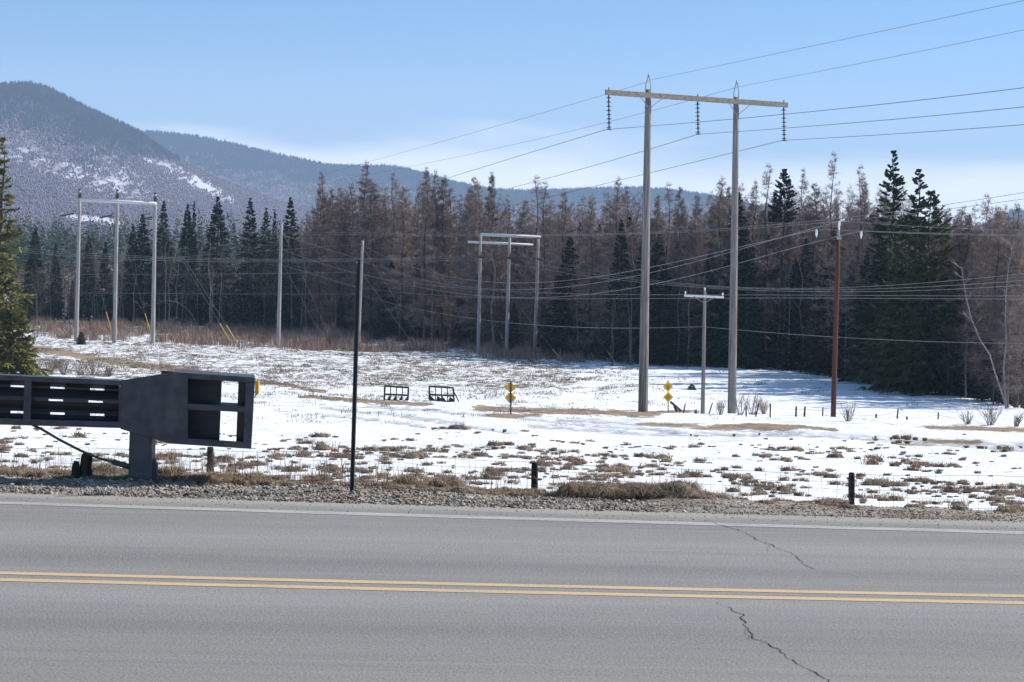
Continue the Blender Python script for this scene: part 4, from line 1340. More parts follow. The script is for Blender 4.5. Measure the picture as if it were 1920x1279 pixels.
# channel around the beam
m = MB()
plate(m, [(-220, 693), (227, 714), (227, 723), (-220, 703)], 0, .012)
m.prism([Q(-220, 693, .012), Q(227, 714, .012), Q(227, 716, .012), Q(-220, 695, .012)], B * .13)
m.build('top_channel', M['rail'], rail, bevel=.002)
m = MB()
plate(m, [(-220, 778), (227, 791), (227, 803), (-220, 790)], 0, .012)
m.prism([Q(-220, 788, .012), Q(227, 801.2, .012), Q(227, 803, .012), Q(-220, 790, .012)], B * .13)
m.build('bottom_channel', M['rail'], rail, bevel=.002)
for x0, x1 in ((46, 60), (-150, -136)):
    m = MB(); plate(m, [(x0, 704 + x0 * .045), (x1, 704 + x1 * .045), (x1 - 3, 796 + x1 * .03), (x0 - 3, 796 + x0 * .03)], -.006, .012); m.build('strap', M['rail'], rail, bevel=.002)
# impact head
m = MB()
plate(m, [(226, 713.5), (325, 697.5), (352, 709), (352, 828), (318, 832), (226, 804.5)], -.002, .014)
m.build('side_plate', M['rail'], rail, bevel=.002)
m = MB()   # flare between the beam and the box, seen as a chamfer at the recess corner
m.prism([Q(222, 722, .004), Q(228, 728, .004), Q(228, 790, .004), Q(222, 797, .004)], B * .10)
m.build('inner_rib', M['rail'], rail)
m = MB()
plate(m, [(325, 697.5), (478, 708), (477, 718), (352, 710)], 0, .012)
m.prism([Q(325, 697.5, .012), Q(478, 708, .012), Q(478, 710, .012), Q(325, 699.5, .012)], BK * .34)
m.build('top_plate', M['rail'], rail, bevel=.002)
m = MB()
plate(m, [(352, 822), (462, 829), (471, 842), (318, 832)], 0, .012)
m.prism([Q(318, 830.4, .012), Q(471, 840, .012), Q(471, 842, .012), Q(318, 832.4, .012)], BK * .34)
m.build('bottom_plate', M['rail'], rail, bevel=.002)
m = MB()
plate(m, [(461, 717.3), (477, 718.3), (471, 840), (456, 829)], .001, .012)
m.prism([Q(475, 709, .013), Q(478, 709, .013), Q(471, 841, .013), Q(468, 841, .013)], BK * .33)
m.build('strike_plate', M['rail'], rail, bevel=.002)
m = MB()
plate(m, [(350, 757), (461, 763), (460, 773.5), (350, 768)], .004, .012)
m.prism([Q(350, 757, .016), Q(461, 763, .016), Q(461, 765, .016), Q(350, 759, .016)], BK * .3)
m.build('shelf_plate', M['rail'], rail, bevel=.002)
m = MB()   # back wall with the opening left between its two pieces
for pts in ([(300, 700), (416, 708), (411, 836), (300, 829)], [(448, 708), (476, 710), (469, 840), (443, 838)]):
    m.prism([Q(a, b, .30) + Vector((-.0375, 0, 0)) for a, b in pts], B * .01)
m.build('back_plate', M['rail_in'], rail)
m = MB()
m.prism([Q(478, 716), Q(485, 714), Q(485, 738), (Q(478, 742))], B * .05); m.build('reflector', M['reflector'], rail, bevel=.004)
m = MB()
m.prism([Q(477, 742), Q(484, 737.5), Q(481, 741), (Q(477, 744))], B * .05); m.build('reflector_bracket', M['black_post'], rail)
# post, foundation and cable
m = MB()
p0, p1 = Q(241, 806), Q(284, 816)
m.prism([Q(242, 800, .02), Q(284, 815, .02), Q(283, 925, .02), Q(238, 925, .02)], B * .16)
m.build('post', M['rail'], rail, bevel=.006)
m = MB(); m.prism([Q(283.5, 862, .06), Q(288, 864, .06), Q(292, 874, .06), Q(290.5, 925, .06), Q(283.5, 925, .06)], B * .05)
m.build('foundation_bracket', M['rail'], rail)
m = MB()
cpts = [Q(55, 797, .06), Q(75, 806, .05), Q(110, 826, .04), Q(150, 846, .03), Q(185, 860, .02), Q(240, 875, .02)]
m.tube(cpts, .009, 8); cab = m.build('anchor_cable', M['black_post'], rail, True)
m = MB(); m.tube([Q(211, 866.5, .02), Q(242, 876, .02)], .019, 10); sl_ = m.build('cable_sleeve', M['black_post'], rail, True)

# rotted stub posts beside the cable
def rough_post(m, pts, rads, n=9):
    m.tube(pts, rads, n, True, .35)


bp = ground_at(152, 15.0)
stump = thing('broken_post', bp, 'pair of rotted dark post stubs under the guard rail cable', 'post stub')
m = MB(); a = [Q(x, y, .15) for x, y in ((156, 925), (154, 900), (152, 880), (155, 862), (157, 853))]
rough_post(m, a, [.045, .043, .04, .036, .026]); m.build('stub', M['old_wood'], stump)
m = MB(); a = [Q(x, y, .12) for x, y in ((138, 925), (136, 900), (135, 880), (137, 868))]
rough_post(m, a, [.033, .032, .029, .018]); m.build('stub', M['old_wood'], stump)

# thin black post by the road
b0 = Q(660, 927, -.15); b0.z = gz(b0.x, b0.y)
tp = thing('delineator_post', b0, 'tall thin black metal post standing alone on the gravel verge', 'post')
YB = b0.y
m = MB()
a, b = P(659.5, 935, YB), P(672.5, 487, YB)
wv = Vector((1, 0, 0))
for k in (-1, 1): m.bar(a + wv * (k * .010), b + wv * (k * .011), .006, .028)
m.bar(a + Vector((0, .012, 0)), b + Vector((0, .012, 0)), .020, .004)
m.build('channel', M['black_post'], tp)
m = MB(); m.bar(P(669.5, 494, YB) + Vector((0, -.017, 0)), P(669.9, 490, YB) + Vector((0, -.017, 0)), .012, .006); m.build('bolt', M['steel_grey'], tp)

# ------------------------------------------------------------------ near wire fence
fb = ground_at(1003, 16.0)
fence = thing('wire_fence', fb, 'low woven wire fence on short dark posts beyond the verge', 'fence')
YF = 16.05
for px, top, bot, w in ((394.5, 838, 930, 6.6), (1002.5, 868, 955, 6.6), (1597, 886, 965, 6.2), (-210, 815, 910, 6.5), (2190, 905, 980, 6.2)):
    m = MB(); r = w / F * YF
    b = P(px - .5, bot, YF); t_ = P(px, top, YF)
    m.tube([b, b.lerp(t_, .35), b.lerp(t_, .7), t_ - Vector((0, 0, .012)), t_], [r * 1.05, r * .98, r, r * .97, r * .8], 10, True, .12)
    m.build('fence_post', M['old_wood'], fence)
m = MB()
xsn = np.arange(-260, 2230, 26.5)
def fence_py(px, k): return np.interp(px, [-200, 0, 394, 700, 1003, 1300, 1597, 1920, 2200], [836, 839, 844, 852, 868, 880, 891, 893, 899]) + k
rows = [0, 14, 28, 43, 60, 79, 100]
for k in rows:
    pts = [P(x, float(fence_py(x, k)) + 1.2 * math.sin(x * .03 + k) + random.gauss(0, .3), YF - .03) for x in np.arange(-260, 2230, 30)]
    m.tube(pts, .0011 if k else .0014, 4, False)
for x in xsn:
    m.tube([P(x + random.gauss(0, 1.2), float(fence_py(x, 0)) - 1, YF - .03), P(x + random.gauss(0, 1.6), float(fence_py(x, 50)), YF - .03), P(x + random.gauss(0, 1.2), float(fence_py(x, 103)), YF - .03)], .0010, 4, False)
m.build('netting', M['fence_wire'], fence)

# ------------------------------------------------------------------ poles
def pole_pts(px0, py0, px1, py1, Y, n=6, sink=.6):
    a, b = P(px0, py0, Y), P(px1, py1, Y)
    d = (b - a).normalized()
    return [a - d * sink] + [a.lerp(b, i / n) for i in range(n + 1)]


def pole_mesh(m, px0, py0, px1, py1, Y, w0, w1, n=14, sink=.6):
    pts = pole_pts(px0, py0, px1, py1, Y, 8, sink)
    r0, r1 = w0 / F * Y / 2, w1 / F * Y / 2
    m.tube(pts, [r0] + [r0 + (r1 - r0) * i / 8 for i in range(9)], n)
    return pts


def disc_string(m, a, b, n, rd, rc):
    """suspension insulator: a turned profile of n bells from a to b"""
    pts, rr = [], []
    a = Vector(a); b = Vector(b)
    for i in range(n):
        for u, r in ((.05, rc), (.34, rc * 1.3), (.46, rd * .75), (.58, rd), (.62, rc * 1.2), (.95, rc)):
            pts.append(a.lerp(b, (i + u) / n)); rr.append(r)
    m.tube(pts, rr, 12)


# big two-pole pylon
YL, YR = 115.5, 118.6
pyl = thing('transmission_pylon', P(1288, 776, 117), 'tall grey wooden two pole pylon with a long crossarm and hanging insulators', 'pylon')
AL, AR = P(1129.5, 173.5, 113.9), P(1470, 197.5, 120.3)
m = MB(); pole_mesh(m, 1205.5, 773, 1215.6, 168, YL, 18.5, 11.5, 18); m.build('pole', M['pole'], pyl, True)
m = MB(); pole_mesh(m, 1372, 783, 1380.6, 182, YR, 16.5, 10.5, 18); m.build('pole', M['pole'], pyl, True)
armd = (AR - AL).normalized(); off = Vector((armd.y, -armd.x, 0)).normalized() * .27
m = MB(); m.bar(AL + off, AR + off, .13, .265); m.build('crossarm', M['arm'], pyl, bevel=.012)
for px, Y in ((1215.3, YL), (1380.4, YR)):
    o = off.normalized()
    top = P(px + (1 if px < 1300 else 1.3), 140 if px < 1300 else 152, Y)
    neck = P(px, 176 if px < 1300 else 188, Y)
    w = armd * .16
    br = MB()
    for k in (-1, 1):
        br.tube([neck + w * k - Vector((0, 0, .35)), neck + w * k + Vector((0, 0, .1)), neck + w * k + Vector((0, 0, .42)), top + w * k * .25 - Vector((0, 0, .12)), top + w * .1 * k], .028, 6)
    br.tube([top - Vector((0, 0, .14)), top + Vector((0, 0, .03))], [.05, .045], 6)
    br.build('peak_bracket', M['steel_grey'], pyl, True)
    bd = MB(); bd.tube([neck + Vector((0, 0, -.14)), neck + Vector((0, 0, .06))], .17, 14); bd.build('pole_cap', M['insul'], pyl)
    for k in (-1, 1):
        s = MB(); mid = AL.lerp(AR, ((neck - AL).dot(armd)) / (AR - AL).length)
        s.bar(mid + armd * (k * .68) + off * .9 - Vector((0, 0, .12)), neck + armd * k * .10 + off * .5 - Vector((0, 0, .66 if px < 1300 else .72)), .03, .03)
        s.build('brace', M['steel_grey'], pyl)
INS = {}
for key, (px, pt, pb, Y) in dict(a=(1135.6, 174, 243, 114.0), b=(1302.3, 186, 252, 117.2), c=(1463.5, 197, 264, 120.2)).items():
    i = MB(); top, bot = P(px - .4, pt + 6, Y) + off, P(px + .6, pb, Y) + off
    disc_string(i, top, bot, 8, .15, .032)
    i.tube([top + Vector((0, 0, .40)), top - Vector((0, 0, .05))], .03, 6)
    i.tube([bot + Vector((-.12, 0, 0)), bot + Vector((.12, 0, .0))], .03, 6)
    i.build('insulator', M['insul'], pyl); INS[key] = (px + .6, pb, Y)

# tall three-pole frame at the left
def far_pole(parent, name, px0, py0, px1, py1, Y, w0, w1, mat='pole_far'):
    m = MB(); pole_mesh(m, px0, py0, px1, py1, Y, w0, w1, 10); return m.build(name, M[mat], parent, True)


Y1 = [G(142, 648).y, G(215, 640).y, G(286, 640).y]; Yf = sum(Y1) / 3; Y1 = [Yf + .6, Yf, Yf - .6]
fr = thing('pole_frame', P(215, 641, Yf), 'tall pale three pole frame with one crossarm at the left of the field', 'pole frame')
for (a, b, c, d_), Y in zip(((142.5, 650, 149.8, 357), (214.5, 641, 220.3, 358), (286.5, 641, 291.3, 364)), Y1): far_pole(fr, 'pole', a, b, c, d_, Y, 8.2, 5.6)
m = MB(); m.tube([P(150, 374.5, Y1[0] - .36), P(292, 382, Y1[2] - .36)], .17, 14); m.build('crossarm', M['arm_pale'], fr, True)
for (px, py), Y in zip(((149.8, 357), (220.3, 358), (291.3, 364)), Y1):
    m = MB(); m.tube([P(px, py + 14, Y), P(px, py + 7, Y), P(px, py - 3, Y)], [.18, .16, .12], 8); m.build('pole_cap', M['insul'], fr)
for (xa, ya, xb, yb), Y in zip(((113, 405, 139, 400), (186, 409, 210, 403.5), (263, 412, 286, 407)), Y1):
    m = MB(); disc_string(m, P(xa, ya, Y - .5), P(xb, yb, Y - .2), 9, .15, .06); m.build('insulator', M['insul_red'], fr)

# short three-pole frame in the middle
Y2 = G(950, 666).y
fm = thing('pole_frame', P(950, 666, Y2), 'short pale three pole frame with two crossarms in the middle of the field', 'pole frame')
for a, b, c, d_ in ((896.8, 670, 901, 441), (949.5, 668, 955.5, 446), (1002.5, 670, 1009.3, 448)): far_pole(fm, 'pole', a, b, c, d_, Y2, 7.6, 5.2)
m = MB(); m.tube([P(901, 439.5, Y2 - .33), P(1014, 445, Y2 - .33)], .15, 14); m.build('crossarm', M['arm_pale'], fm, True)
m = MB(); m.tube([P(877, 453.5, Y2 + .42), P(1000, 459.5, Y2 + .42)], .12, 12); m.build('crossarm', M['arm_pale'], fm, True)
for px, py in ((903, 482), (958, 484), (1013, 486.5)):
    m = MB(); disc_string(m, P(px - 6, py - 1, Y2 - .2), P(px + 5, py + 1, Y2 - .6), 4, .12, .06); m.build('insulator', M['insul'], fm)
for x0, y0, x1, y1 in ((879, 455, 878, 477), (935, 457, 934, 479), (989, 459, 988, 481)):
    m = MB(); m.tube([P(x0, y0, Y2 + .4), P(x1, y1, Y2 + .4)], .018, 5); m.build('jumper', M['wire_pale'], fm)

# single poles
Y3 = G(522, 653).y
p3 = thing('utility_pole', P(522, 654, Y3), 'lone pale single pole left of the thin black post', 'utility pole')
far_pole(p3, 'pole', 521.5, 655, 527.5, 420, Y3, 8.0, 5.2)
m = MB(); disc_string(m, P(518, 487, Y3 - .2), P(523, 489, Y3 - .2), 3, .13, .06); m.build('insulator', M['insul_red'], p3)
Y4 = Y3 - 2
p4 = thing('utility_pole', P(672, 652, Y4), 'pale single pole rising just behind the thin black post', 'utility pole')
far_pole(p4, 'pole', 671, 656, 680, 451, Y4, 7.4, 4.6)
m = MB(); disc_string(m, P(674, 458, Y4 - .2), P(679, 461, Y4 - .2), 3, .12, .05); m.build('insulator', M['insul'], p4)
# red-brown pole
Y5 = G(1562, 790).y
Y5 = min(max(Y5, 100), 106)
p5 = thing('utility_pole', P(1562, 793, Y5), 'red brown pole with three white insulators at the right', 'utility pole')
m = MB(); pole_mesh(m, 1562, 794, 1571.6, 448, Y5, 10.5, 8.0, 12); m.build('pole', M['redpole'], p5, True)
m = MB(); m.tube([P(1571.4, 452, Y5), P(1571.8, 436, Y5), P(1573, 427, Y5)], [.085, .06, .04], 8); m.build('pole_top_bracket', M['steel_grey'], p5, True)
m = MB(); m.bar(P(1529, 447, Y5 - .15), P(1616, 450, Y5 - .15), .10, .075); m.build('crossarm', M['insul'], p5)
m = MB(); m.bar(P(1569, 446, Y5 - .24), P(1578, 446.5, Y5 - .24), .05, .14); m.build('crossarm_plate', M['steel_grey'], p5)
for x0, y0, x1, y1 in ((1530.8, 443.5, 1531, 430), (1573, 428, 1573.6, 414.5), (1614.5, 445.5, 1614.8, 433)):
    m = MB(); a, b = P(x0, y0, Y5 - .15), P(x1, y1, Y5 - .15)
    m.tube([a - Vector((0, 0, .06)), a, a.lerp(b, .15), a.lerp(b, .2), a.lerp(b, .45), a.lerp(b, .5), a.lerp(b, .75), a.lerp(b, .8), b, b], [.02, .02, .05, .045, .058, .045, .055, .042, .045, .01], 10)
    m.build('insulator', M['insul_white'], p5)
# small crossarm pole
Y6 = G(1318, 776).y; Y6 = min(max(Y6, 112), 122)
p6 = thing('utility_pole', P(1318, 778, Y6), 'small grey pole with a short crossarm between the big pylon poles', 'utility pole')
m = MB(); pole_mesh(m, 1317.5, 780, 1321.3, 546, Y6, 8.4, 5.6, 12); m.build('pole', M['pole'], p6, True)
m = MB(); m.bar(P(1283, 554.5, Y6 - .14), P(1357, 557.5, Y6 - .14), .10, .11); m.build('crossarm', M['arm_pale'], p6)
for k, (x0, y0) in enumerate(((1301, 556), (1340, 558))):
    m = MB(); m.bar(P(x0, y0, Y6 - .2), P(1320, 568, Y6 - .16), .025, .025); m.build('brace', M['steel_grey'], p6)
for x, y in ((1285, 553), (1355, 556), (1321.5, 546)):
    m = MB(); a = P(x, y, Y6 - .14); m.tube([a, a + Vector((0, 0, .05)), a + Vector((0, 0, .08)), a + Vector((0, 0, .17)), a + Vector((0, 0, .18))], [.02, .02, .045, .04, .01], 8); m.build('insulator', M['insul_white'], p6)

# ------------------------------------------------------------------ signs
def glyph_row(m, c, ax, up, w, h, n, fr):
    """a line of small dark letter strokes, too small to read from the road"""
    for i in range(n):
        x = -w / 2 + w * (i + .5) / n; cw = w / n * .62
        k = random.randrange(4)
        o = c + ax * x + fr
        m.bar(o - up * h / 2 - ax * cw / 2, o + up * h / 2 - ax * cw / 2, .012, .004, fr.normalized())
        if k in (0, 1): m.bar(o - ax * cw / 2 + up * h * .45, o + ax * cw / 2 + up * h * .45, .012, .004, fr.normalized())
        if k in (0, 2): m.bar(o - ax * cw / 2 - up * h * .45, o + ax * cw / 2 - up * h * .45, .012, .004, fr.normalized())
        if k in (1, 3): m.bar(o + ax * cw / 2 - up * h / 2, o + ax * cw / 2 + up * h / 2, .012, .004, fr.normalized())


def diamond(m, c, hw, hh, up, ax, th=.006):
    nrm = ax.cross(up).normalized()
    rr = .10
    pts = []
    corners = [up * hh, ax * hw, -up * hh, -ax * hw]
    for i in range(4):
        p, q, r = corners[i - 1], corners[i], corners[(i + 1) % 4]
        pts += [c + q.lerp(p, rr), c + q.lerp(p, rr * .3) * .985 + c * 0, c + q.lerp(r, rr)]
    m.prism(pts, nrm * th)


def sign(px, pyb, pyt, c1, c2, hw, hh, label, text):
    b = G(px + .5, pyb); Y = b.y
    t = thing('warning_sign', b, label, 'sign')
    s = Y / F
    up = (P(px + 1, pyt, Y) - P(px, pyb, Y)).normalized(); ax = Vector((1, 0, 0)); ax = (ax - up * ax.dot(up)).normalized()
    fr = Vector((0, -1, 0))
    po = MB(); pb = P(px, pyb, Y) - up * .3; pt = P(px - .4, pyt, Y)
    dy = .02 if text else -.03
    po.bar(pb + Vector((0, dy, 0)), pt + Vector((0, dy, 0)), .055 if not text else .05, .03); po.build('sign_post', M['frame_dark'] if not text else M['black_post'], t)
    for c in (c1, c2):
        m = MB(); cc = P(c[0], c[1], Y); diamond(m, cc, hw * s, hh * s, up, ax); pn = m.build('sign_panel', M['sign_yellow'], t)
        if text:
            g_ = MB()
            for k, n in ((2.6, 4), (-.6, 6), (-3.6, 4)):
                glyph_row(g_, cc + up * (k * s), ax, up, (7.4 if n == 6 else 6) * s, 1.5 * s, n, fr * .006)
            o = g_.build('lettering', M['sign_ink'], pn, origin=pn.parent.location)
            o.parent = pn; o.location = (0, 0, 0)


sign(958, 777, 716, (957, 726.5), (957, 746), 11.3, 10.6, 'yellow double diamond sign with its post in front, near the dirt track', False)
sign(1253, 773, 713, (1252.5, 725), (1253, 744.7), 9.6, 10.1, 'yellow double diamond sign with lettering, between the big pylon poles', True)

# ------------------------------------------------------------------ steel rack frames on the snow
def rack(pts_tl, pts_tr, pts_br, pts_bl, label, nposts, brace, gus):
    cx = (pts_bl[0] + pts_br[0]) / 2; b = G(cx, (pts_bl[1] + pts_br[1]) / 2)
    Y = b.y
    t = thing('railing_frame', b, label, 'railing frame')
    W = lambda p, dy=0.: P(p[0], p[1], Y) + Vector((0, dy, 0))
    tl, tr, br, bl = W(pts_tl), W(pts_tr), W(pts_br), W(pts_bl)
    dn = Vector((0, 0, -.05))
    m = MB(); m.bar(tl + Vector((-.03, 0, 0)), tr + Vector((.03, 0, 0)), .09, .10); m.build('top_rail', M['frame_dark'], t, bevel=.006)
    m = MB(); m.bar(tl.lerp(bl, .56), tr.lerp(br, .56), .07, .10); m.build('middle_rail', M['frame_dark'], t, bevel=.006)
    m = MB(); m.bar(bl, br, .16, .13); m.build('bottom_rail', M['frame_dark'], t, bevel=.006)
    for i in range(nposts):
        u = i / (nposts - 1); e = i in (0, nposts - 1)
        m = MB(); a, c = tl.lerp(tr, u), bl.lerp(br, u)
        m.bar(a + Vector((0, .012, -.05)), c + Vector((0, .012, .06)), .10 if e else .055, .06); m.build('upright', M['frame_dark'], t)
    for i in range(nposts - 1):
        u0, u1 = i / (nposts - 1), (i + 1) / (nposts - 1)
        c0, c1 = bl.lerp(br, u0), bl.lerp(br, u1); h = (tl - bl) * .36
        if gus == 'r': tri = [c1, c1 + h, c1.lerp(c0, .55)]
        else: tri = [c0, c0 + h, c0.lerp(c1, .75), c1] if i % 2 == 0 else [c0.lerp(c1, .1), c0.lerp(c1, .3) + h * .9, c1 + h * .35, c1]
        m = MB(); m.prism([p + Vector((0, .02, .05)) for p in tri], Vector((0, .025, 0))); m.build('gusset', M['frame_dark'], t)
    if brace:
        m = MB(); m.bar(tr.lerp(br, .2), W(brace), .06, .06); m.build('brace', M['frame_dark'], t)
        m = MB(); m.bar(br, W((brace[0] + 2, brace[1])), .1, .1); m.build('skid', M['frame_dark'], t)
    else:
        m = MB(); m.bar(bl, W((pts_bl[0] - 4, pts_bl[1] + .5)), .1, .1); m.build('skid', M['frame_dark'], t)


rack((721.5, 724), (766, 727), (764.5, 752.5), (720.5, 751), 'upright dark steel railing frame on the snow, the left of two', 5, None, 'r')
rack((805, 724.5), (850, 727.5), (851, 754.5), (805, 751.5), 'dark steel railing frame with a slanted brace, the right of two', 5, (862, 757), 'l')

# ------------------------------------------------------------------ distant pasture posts on the right
FP = [(1285, 757, 1281, 776, 2.4), (1336, 755, 1330, 774, 2.4), (1399, 761, 1399, 783, 2.6), (1423, 757, 1418, 777, 2.6), (1444.5, 757, 1444, 786, 2.8), (1493, 762, 1492, 789, 3.6), (1509.5, 762, 1508, 783, 3.4),
      (1543, 764, 1542, 791, 2.6), (1590.5, 772, 1590, 793, 2.8), (1643, 776, 1642, 796, 3.6), (1684, 766, 1682, 787, 2.8), (1700.5, 781, 1700, 798, 3.8), (1760, 773, 1757, 800, 3), (1883.5, 797, 1883, 803, 4.2)]
YP = 109.
pf = thing('pasture_fence', P(1600, 790, YP), 'line of thin distant fence posts behind the snow crest', 'fence')
for x1, y1, x0, y0, w in FP:
    m = MB(); r = w / F * YP / 2
    a, b = P(x0, y0, YP), P(x1, y1, YP); dd = (a - b).normalized()
    m.tube([a + dd * .7, a, a.lerp(b, .5), b], [r * 1.1, r * 1.05, r, r * .9], 7, True, .2); m.build('fence_post', M['old_wood'], pf)
m = MB()
for k in (.35, .8):
    for (x1, y1, x0, y0, _), (x3, y3, x2, y2, _) in zip(FP[2:-1], FP[3:]):
        a, b = P(x0, y0, YP).lerp(P(x1, y1, YP), k), P(x2, y2, YP).lerp(P(x3, y3, YP), k)
        m.tube([a, (a + b) / 2 - Vector((0, 0, .04)), b], .006, 4, False)
m.build('fence_wire', M['fence_wire'], pf)
# fallen beams behind the second sign
bb = G(1268, 772)
ft = thing('fallen_timber', bb, 'pair of leaning grey beams behind the lettered yellow sign', 'timber')
m = MB(); m.bar(P(1257, 753, bb.y + .8), P(1280, 773.5, bb.y + .6), .10, .12); m.build('beam', M['pole'], ft)
m = MB(); m.bar(P(1264, 762, bb.y + .9), P(1271, 775, bb.y + .8), .08, .09); m.build('beam', M['old_wood'], ft)

# ------------------------------------------------------------------ overhead wires
def wire(pts, Ya, Yb, r, mat, label, group=None, px_a=None, px_b=None, deg=2):
    """wire through photo points, straight in plan between depth Ya (first point) and Yb (last)"""
    x = np.array([p[0] for p in pts], float); y = np.array([p[1] for p in pts], float)
    deg = min(deg, len(pts) - 1)
    c = np.polyfit((x - 960) / 1000, y, deg)
    ia, ib = 1 / Ya, 1 / Yb
    n = 40
    xs_ = np.linspace(x[0], x[-1], n)
    pl = [P(a, float(np.polyval(c, (a - 960) / 1000)), 1 / (ia + (ib - ia) * (a - x[0]) / (x[-1] - x[0]))) for a in xs_]
    m = MB(); m.tube(pl, r, 4, False)
    o = m.build('overhead_wire', M[mat], None, True, origin=pl[0])
    return tag(o, label, 'wire', group)


CW = .0145
# conductors and shield wires of the big pylon
for key, lp, rp, txt in (('a', [(990, 288), (830, 336), (700, 378), (600, 409)], [(1300, 229), (1470, 215.5), (1920, 164), (2300, 112)], 'left'),
                         ('b', [(1210, 284), (1060, 328), (930, 356), (700, 414)], [(1480, 240), (1700, 222), (1920, 200), (2300, 157)], 'middle'),
                         ('c', [(1210, 326), (1070, 360), (900, 400), (760, 432)], [(1600, 255), (1760, 246), (1920, 234), (2300, 199)], 'right')):
    px, py, Y = INS[key]
    wire([(px, py)] + lp, Y, 300, CW, 'wire_dark', f'dark conductor running from the {txt} insulator of the big pylon down behind the larches')
    wire([(px, py)] + rp, Y, 58, CW * .8, 'wire_dark', f'dark conductor running from the {txt} insulator of the big pylon out to the right')
wire([(1216.5, 150), (1125, 185), (860, 255), (690, 302), (600, 330)], YL, 300, .010, 'wire_dark', 'thin shield wire from the left pylon peak down behind the larches')
wire([(1216.5, 150), (1222, 150.5), (1462, 98), (1920, 2), (2250, -72)], YL, 58, .0075, 'wire_dark', 'thin shield wire from the left pylon peak up to the right')
wire([(1381.5, 163), (1190, 216), (1140, 231), (900, 284), (740, 316), (640, 338)], YR, 300, .010, 'wire_dark', 'thin shield wire from the right pylon peak down behind the larches')
wire([(1381.5, 163), (1395, 161), (1612, 119), (1920, 56), (2250, -16)], YR, 60, .0075, 'wire_dark', 'thin shield wire from the right pylon peak up to the right')
FW = .0150
# three wires from the left edge past the single poles to the short frame
for k, dy in enumerate((0, 3.5, 7.5)):
    wire([(20, 463.5 + dy), (150, 473.5 + dy), (287, 481.5 + dy), (527, 486 + dy * .6), (676, 485 + dy * .7), (895, 479 + dy * 1.3)], Y1[1] - 2 - k, Y2 - .6, FW, 'wire_pale', f'{("upper", "middle", "lower")[k]} of three close wires between the left trees and the short frame', deg=3)
# from the short frame to the right
for k, (a, b, c, d_) in enumerate((((1013, 486), (1200, 522), (1400, 540), (1920, 513)), ((958, 484), (1200, 526), (1400, 542.5), (1920, 526)), ((903, 484), (1200, 530), (1400, 546), (1920, 535)))):
    wire([a, ((a[0] + b[0]) / 2, (a[1] + b[1]) / 2 + 2), b, c, (1567, c[1] - 1), d_, (2300, d_[1] - 42)], Y2 - .8, 82, FW * .75, 'wire_pale', f'pale wire sagging from the {("right", "middle", "left")[k]} pole of the short frame to the right edge', deg=4)
wire([(680, 515), (860, 541), (950, 548), (1200, 549), (1285, 552), (1569, 557), (1920, 553), (2300, 530)], Y4, 86, FW * .75, 'wire_pale', 'pale wire passing the left end of the small crossarm', deg=4)
wire([(680, 540), (860, 556), (990, 561), (1200, 560), (1355, 555), (1569, 563), (1920, 559), (2300, 536)], Y4, 86, FW * .75, 'wire_pale', 'pale wire passing the right end of the small crossarm', deg=4)
wire([(678, 554), (860, 594), (1030, 610), (1200, 616), (1318, 612)], Y4, Y6, FW * .8, 'wire_pale', 'low pale wire from the pole behind the black post to the small crossarm pole', deg=3)
wire([(1318, 612), (1400, 620), (1563, 633), (1920, 643), (2300, 636)], Y6, 80, FW * .7, 'wire_pale', 'low pale wire from the small crossarm pole to the right edge', deg=2)
# distribution wires climbing to the red-brown pole
wire([(680, 461), (860, 518), (953, 534), (1060, 529), (1200, 500), (1400, 463), (1530, 430)], Y4, Y5, FW * .9, 'wire_pale', 'wire sloping from behind the black post to the left insulator on the red brown pole', deg=4)
wire([(680, 490), (860, 533), (960, 546), (1060, 541), (1200, 511), (1400, 466), (1572, 415)], Y4, Y5, FW * .9, 'wire_pale', 'wire from the pole behind the thin post to the top on the red brown pole', deg=4)
wire([(680, 514), (860, 549), (990, 560), (1060, 556), (1200, 536), (1400, 490), (1614.5, 433)], Y4, Y5, FW * .9, 'wire_pale', 'wire sloping from behind the black post to the right insulator on the red brown pole', deg=4)
for k, (a, b, t_) in enumerate((((1531, 430), (1920, 444), 'left insulator'), ((1573, 415), (1920, 434), 'top'), ((1614.5, 433), (1920, 441), 'right insulator'))):
    wire([a, ((a[0] + b[0]) / 2, (a[1] + b[1]) / 2 - 1), b, (2300, b[1] - 8)], Y5, 70, FW * .55, 'wire_pale', f'thin wire leaving the {t_} of the red brown pole to the right')
for k, (a, b, c) in enumerate((((527, 440), (600, 463), (677, 487)), ((527, 468), (600, 493), (675, 515)), ((527, 497), (600, 518), (674, 541)))):
    wire([a, b, c], Y3, Y4, FW, 'wire_pale', f'{("upper", "middle", "lower")[k]} short wire sloping between the two pale single poles')
for k, (pts, Y) in enumerate((([(120, 497), (300, 486), (480, 470), (678, 459)], Y4), ([(110, 514), (330, 514), (520, 513), (672, 510)], Y4), ([(120, 549), (300, 550), (520, 552), (671, 551)], Y4))):
    wire(pts, Yf + 8, Y, FW * .9, 'wire_pale', f'{("highest", "second", "lowest")[k]} faint wire from the left woods to the pole behind the black post')
wire([(430, 436), (700, 437.5), (1010, 438.5), (1200, 438), (1420, 423), (1640, 402), (1920, 361), (2250, 305)], 235, 75, FW * .6, 'wire_pale', 'faint long wire crossing level over the short frame and rising to the right', deg=4)
wire([(430, 439), (700, 440.5), (1010, 441.5), (1200, 441), (1420, 427), (1640, 407), (1920, 374), (2250, 325)], 236, 76, FW * .6, 'wire_pale', 'second faint long wire just under the first over the short frame', deg=4)

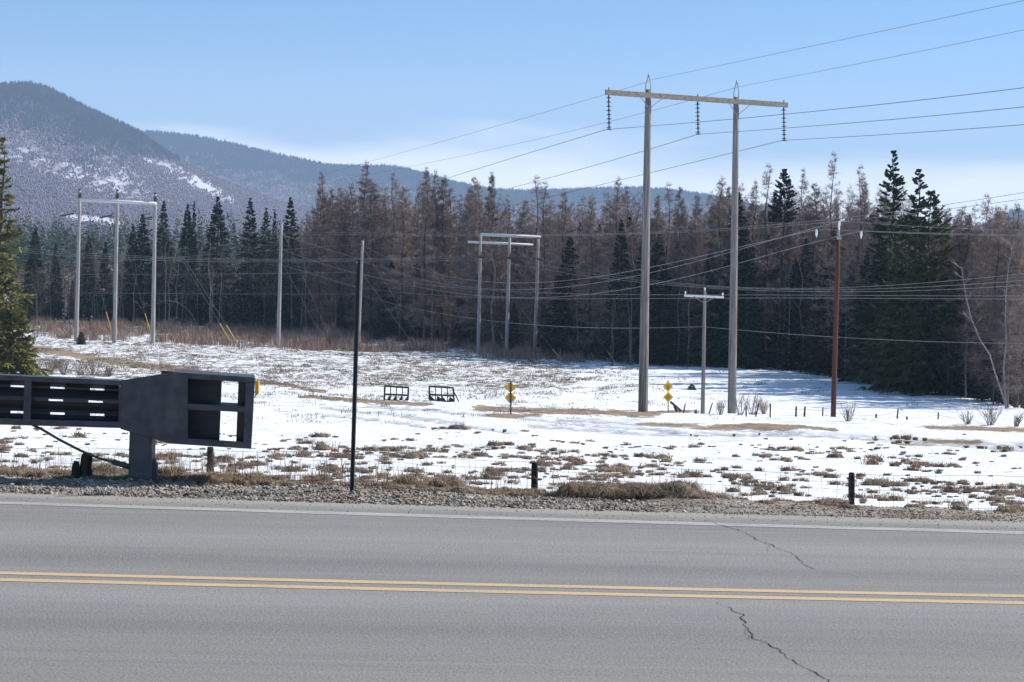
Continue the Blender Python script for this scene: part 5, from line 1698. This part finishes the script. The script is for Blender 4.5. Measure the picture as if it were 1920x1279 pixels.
# guy wires and their yellow guards
def guy(pts, Ya, Yb, label, gl=None, r=.012):
    """guy wire from a pole to the ground, with its yellow guard"""
    (x0, y0), (x1, y1) = pts
    a = P(x0, y0, Ya); b = P(x1, y1, Yb)
    t = thing('guy_wire', b, label, 'guy wire')
    m = MB(); m.tube([a, b], r, 5, False); m.build('cable', M['wire_pale'], t)
    if gl:
        d = (a - b).normalized(); m = MB(); m.tube([b - d * .1, b + d * gl], .048, 8); m.build('guard', M['yellow_guard'], t)


guy([(293, 402), (445, 643)], Y1[2], Yf - 4, 'guy wire from the third tall frame pole, its yellow guard the right of two', 2.1)
guy([(293, 404), (432, 641)], Y1[2], Yf - 2, 'guy wire from the third tall frame pole, its yellow guard the left of two', 2.1)
guy([(150, 402), (208, 618)], Y1[0], Yf + 9, 'guy wire with a yellow guard between the first two tall frame poles', 2.3)
guy([(221, 405), (281, 620)], Y1[1], Yf + 9, 'guy wire with a yellow guard between the second and third tall frame poles', 2.3)
guy([(529, 432), (622, 640)], Y3, Y3 + 2, 'guy wire from the top of the lone single pole')
guy([(528, 490), (600, 625)], Y3, Y3 + 3, 'guy wire from the middle of the lone single pole')
guy([(681, 465), (790, 640)], Y4, Y4 + 3, 'guy wire from the top of the pole behind the black post')
guy([(680, 513), (770, 640)], Y4, Y4 + 3, 'guy wire from the middle of the pole behind the black post')
guy([(905, 488), (1054, 677)], Y2, G(1054, 677).y, 'guy wire from the left short frame pole, yellow guard nearest the frame', 1.9)
guy([(957, 488), (1101, 674)], Y2, G(1101, 674).y, 'guy wire from the middle short frame pole, yellow guard in the middle', 1.7)
guy([(1012, 489), (1110, 674)], Y2, G(1110, 674).y, 'guy wire from the right short frame pole, steeper of its guards', 1.5)
guy([(1013, 489), (1116, 675)], Y2, G(1116, 675).y + .3, 'second guy wire from the right short frame pole beside the steeper one', 1.5)
guy([(1014, 489), (1156, 682)], Y2, G(1156, 682).y, 'guy wire reaching farthest right, yellow guard nearest the big pylon', 2.0)
guy([(893, 488), (945, 645)], Y2, Y2 + 12, 'guy wire with a yellow guard left of the middle short frame pole', 1.6)
guy([(957, 490), (998, 651)], Y2, Y2 + 10, 'guy wire with a yellow guard left of the right short frame pole', 1.7)
guy([(900, 490), (852, 636)], Y2, Y2 + 10, 'guy wire leaning left from the left short frame pole')
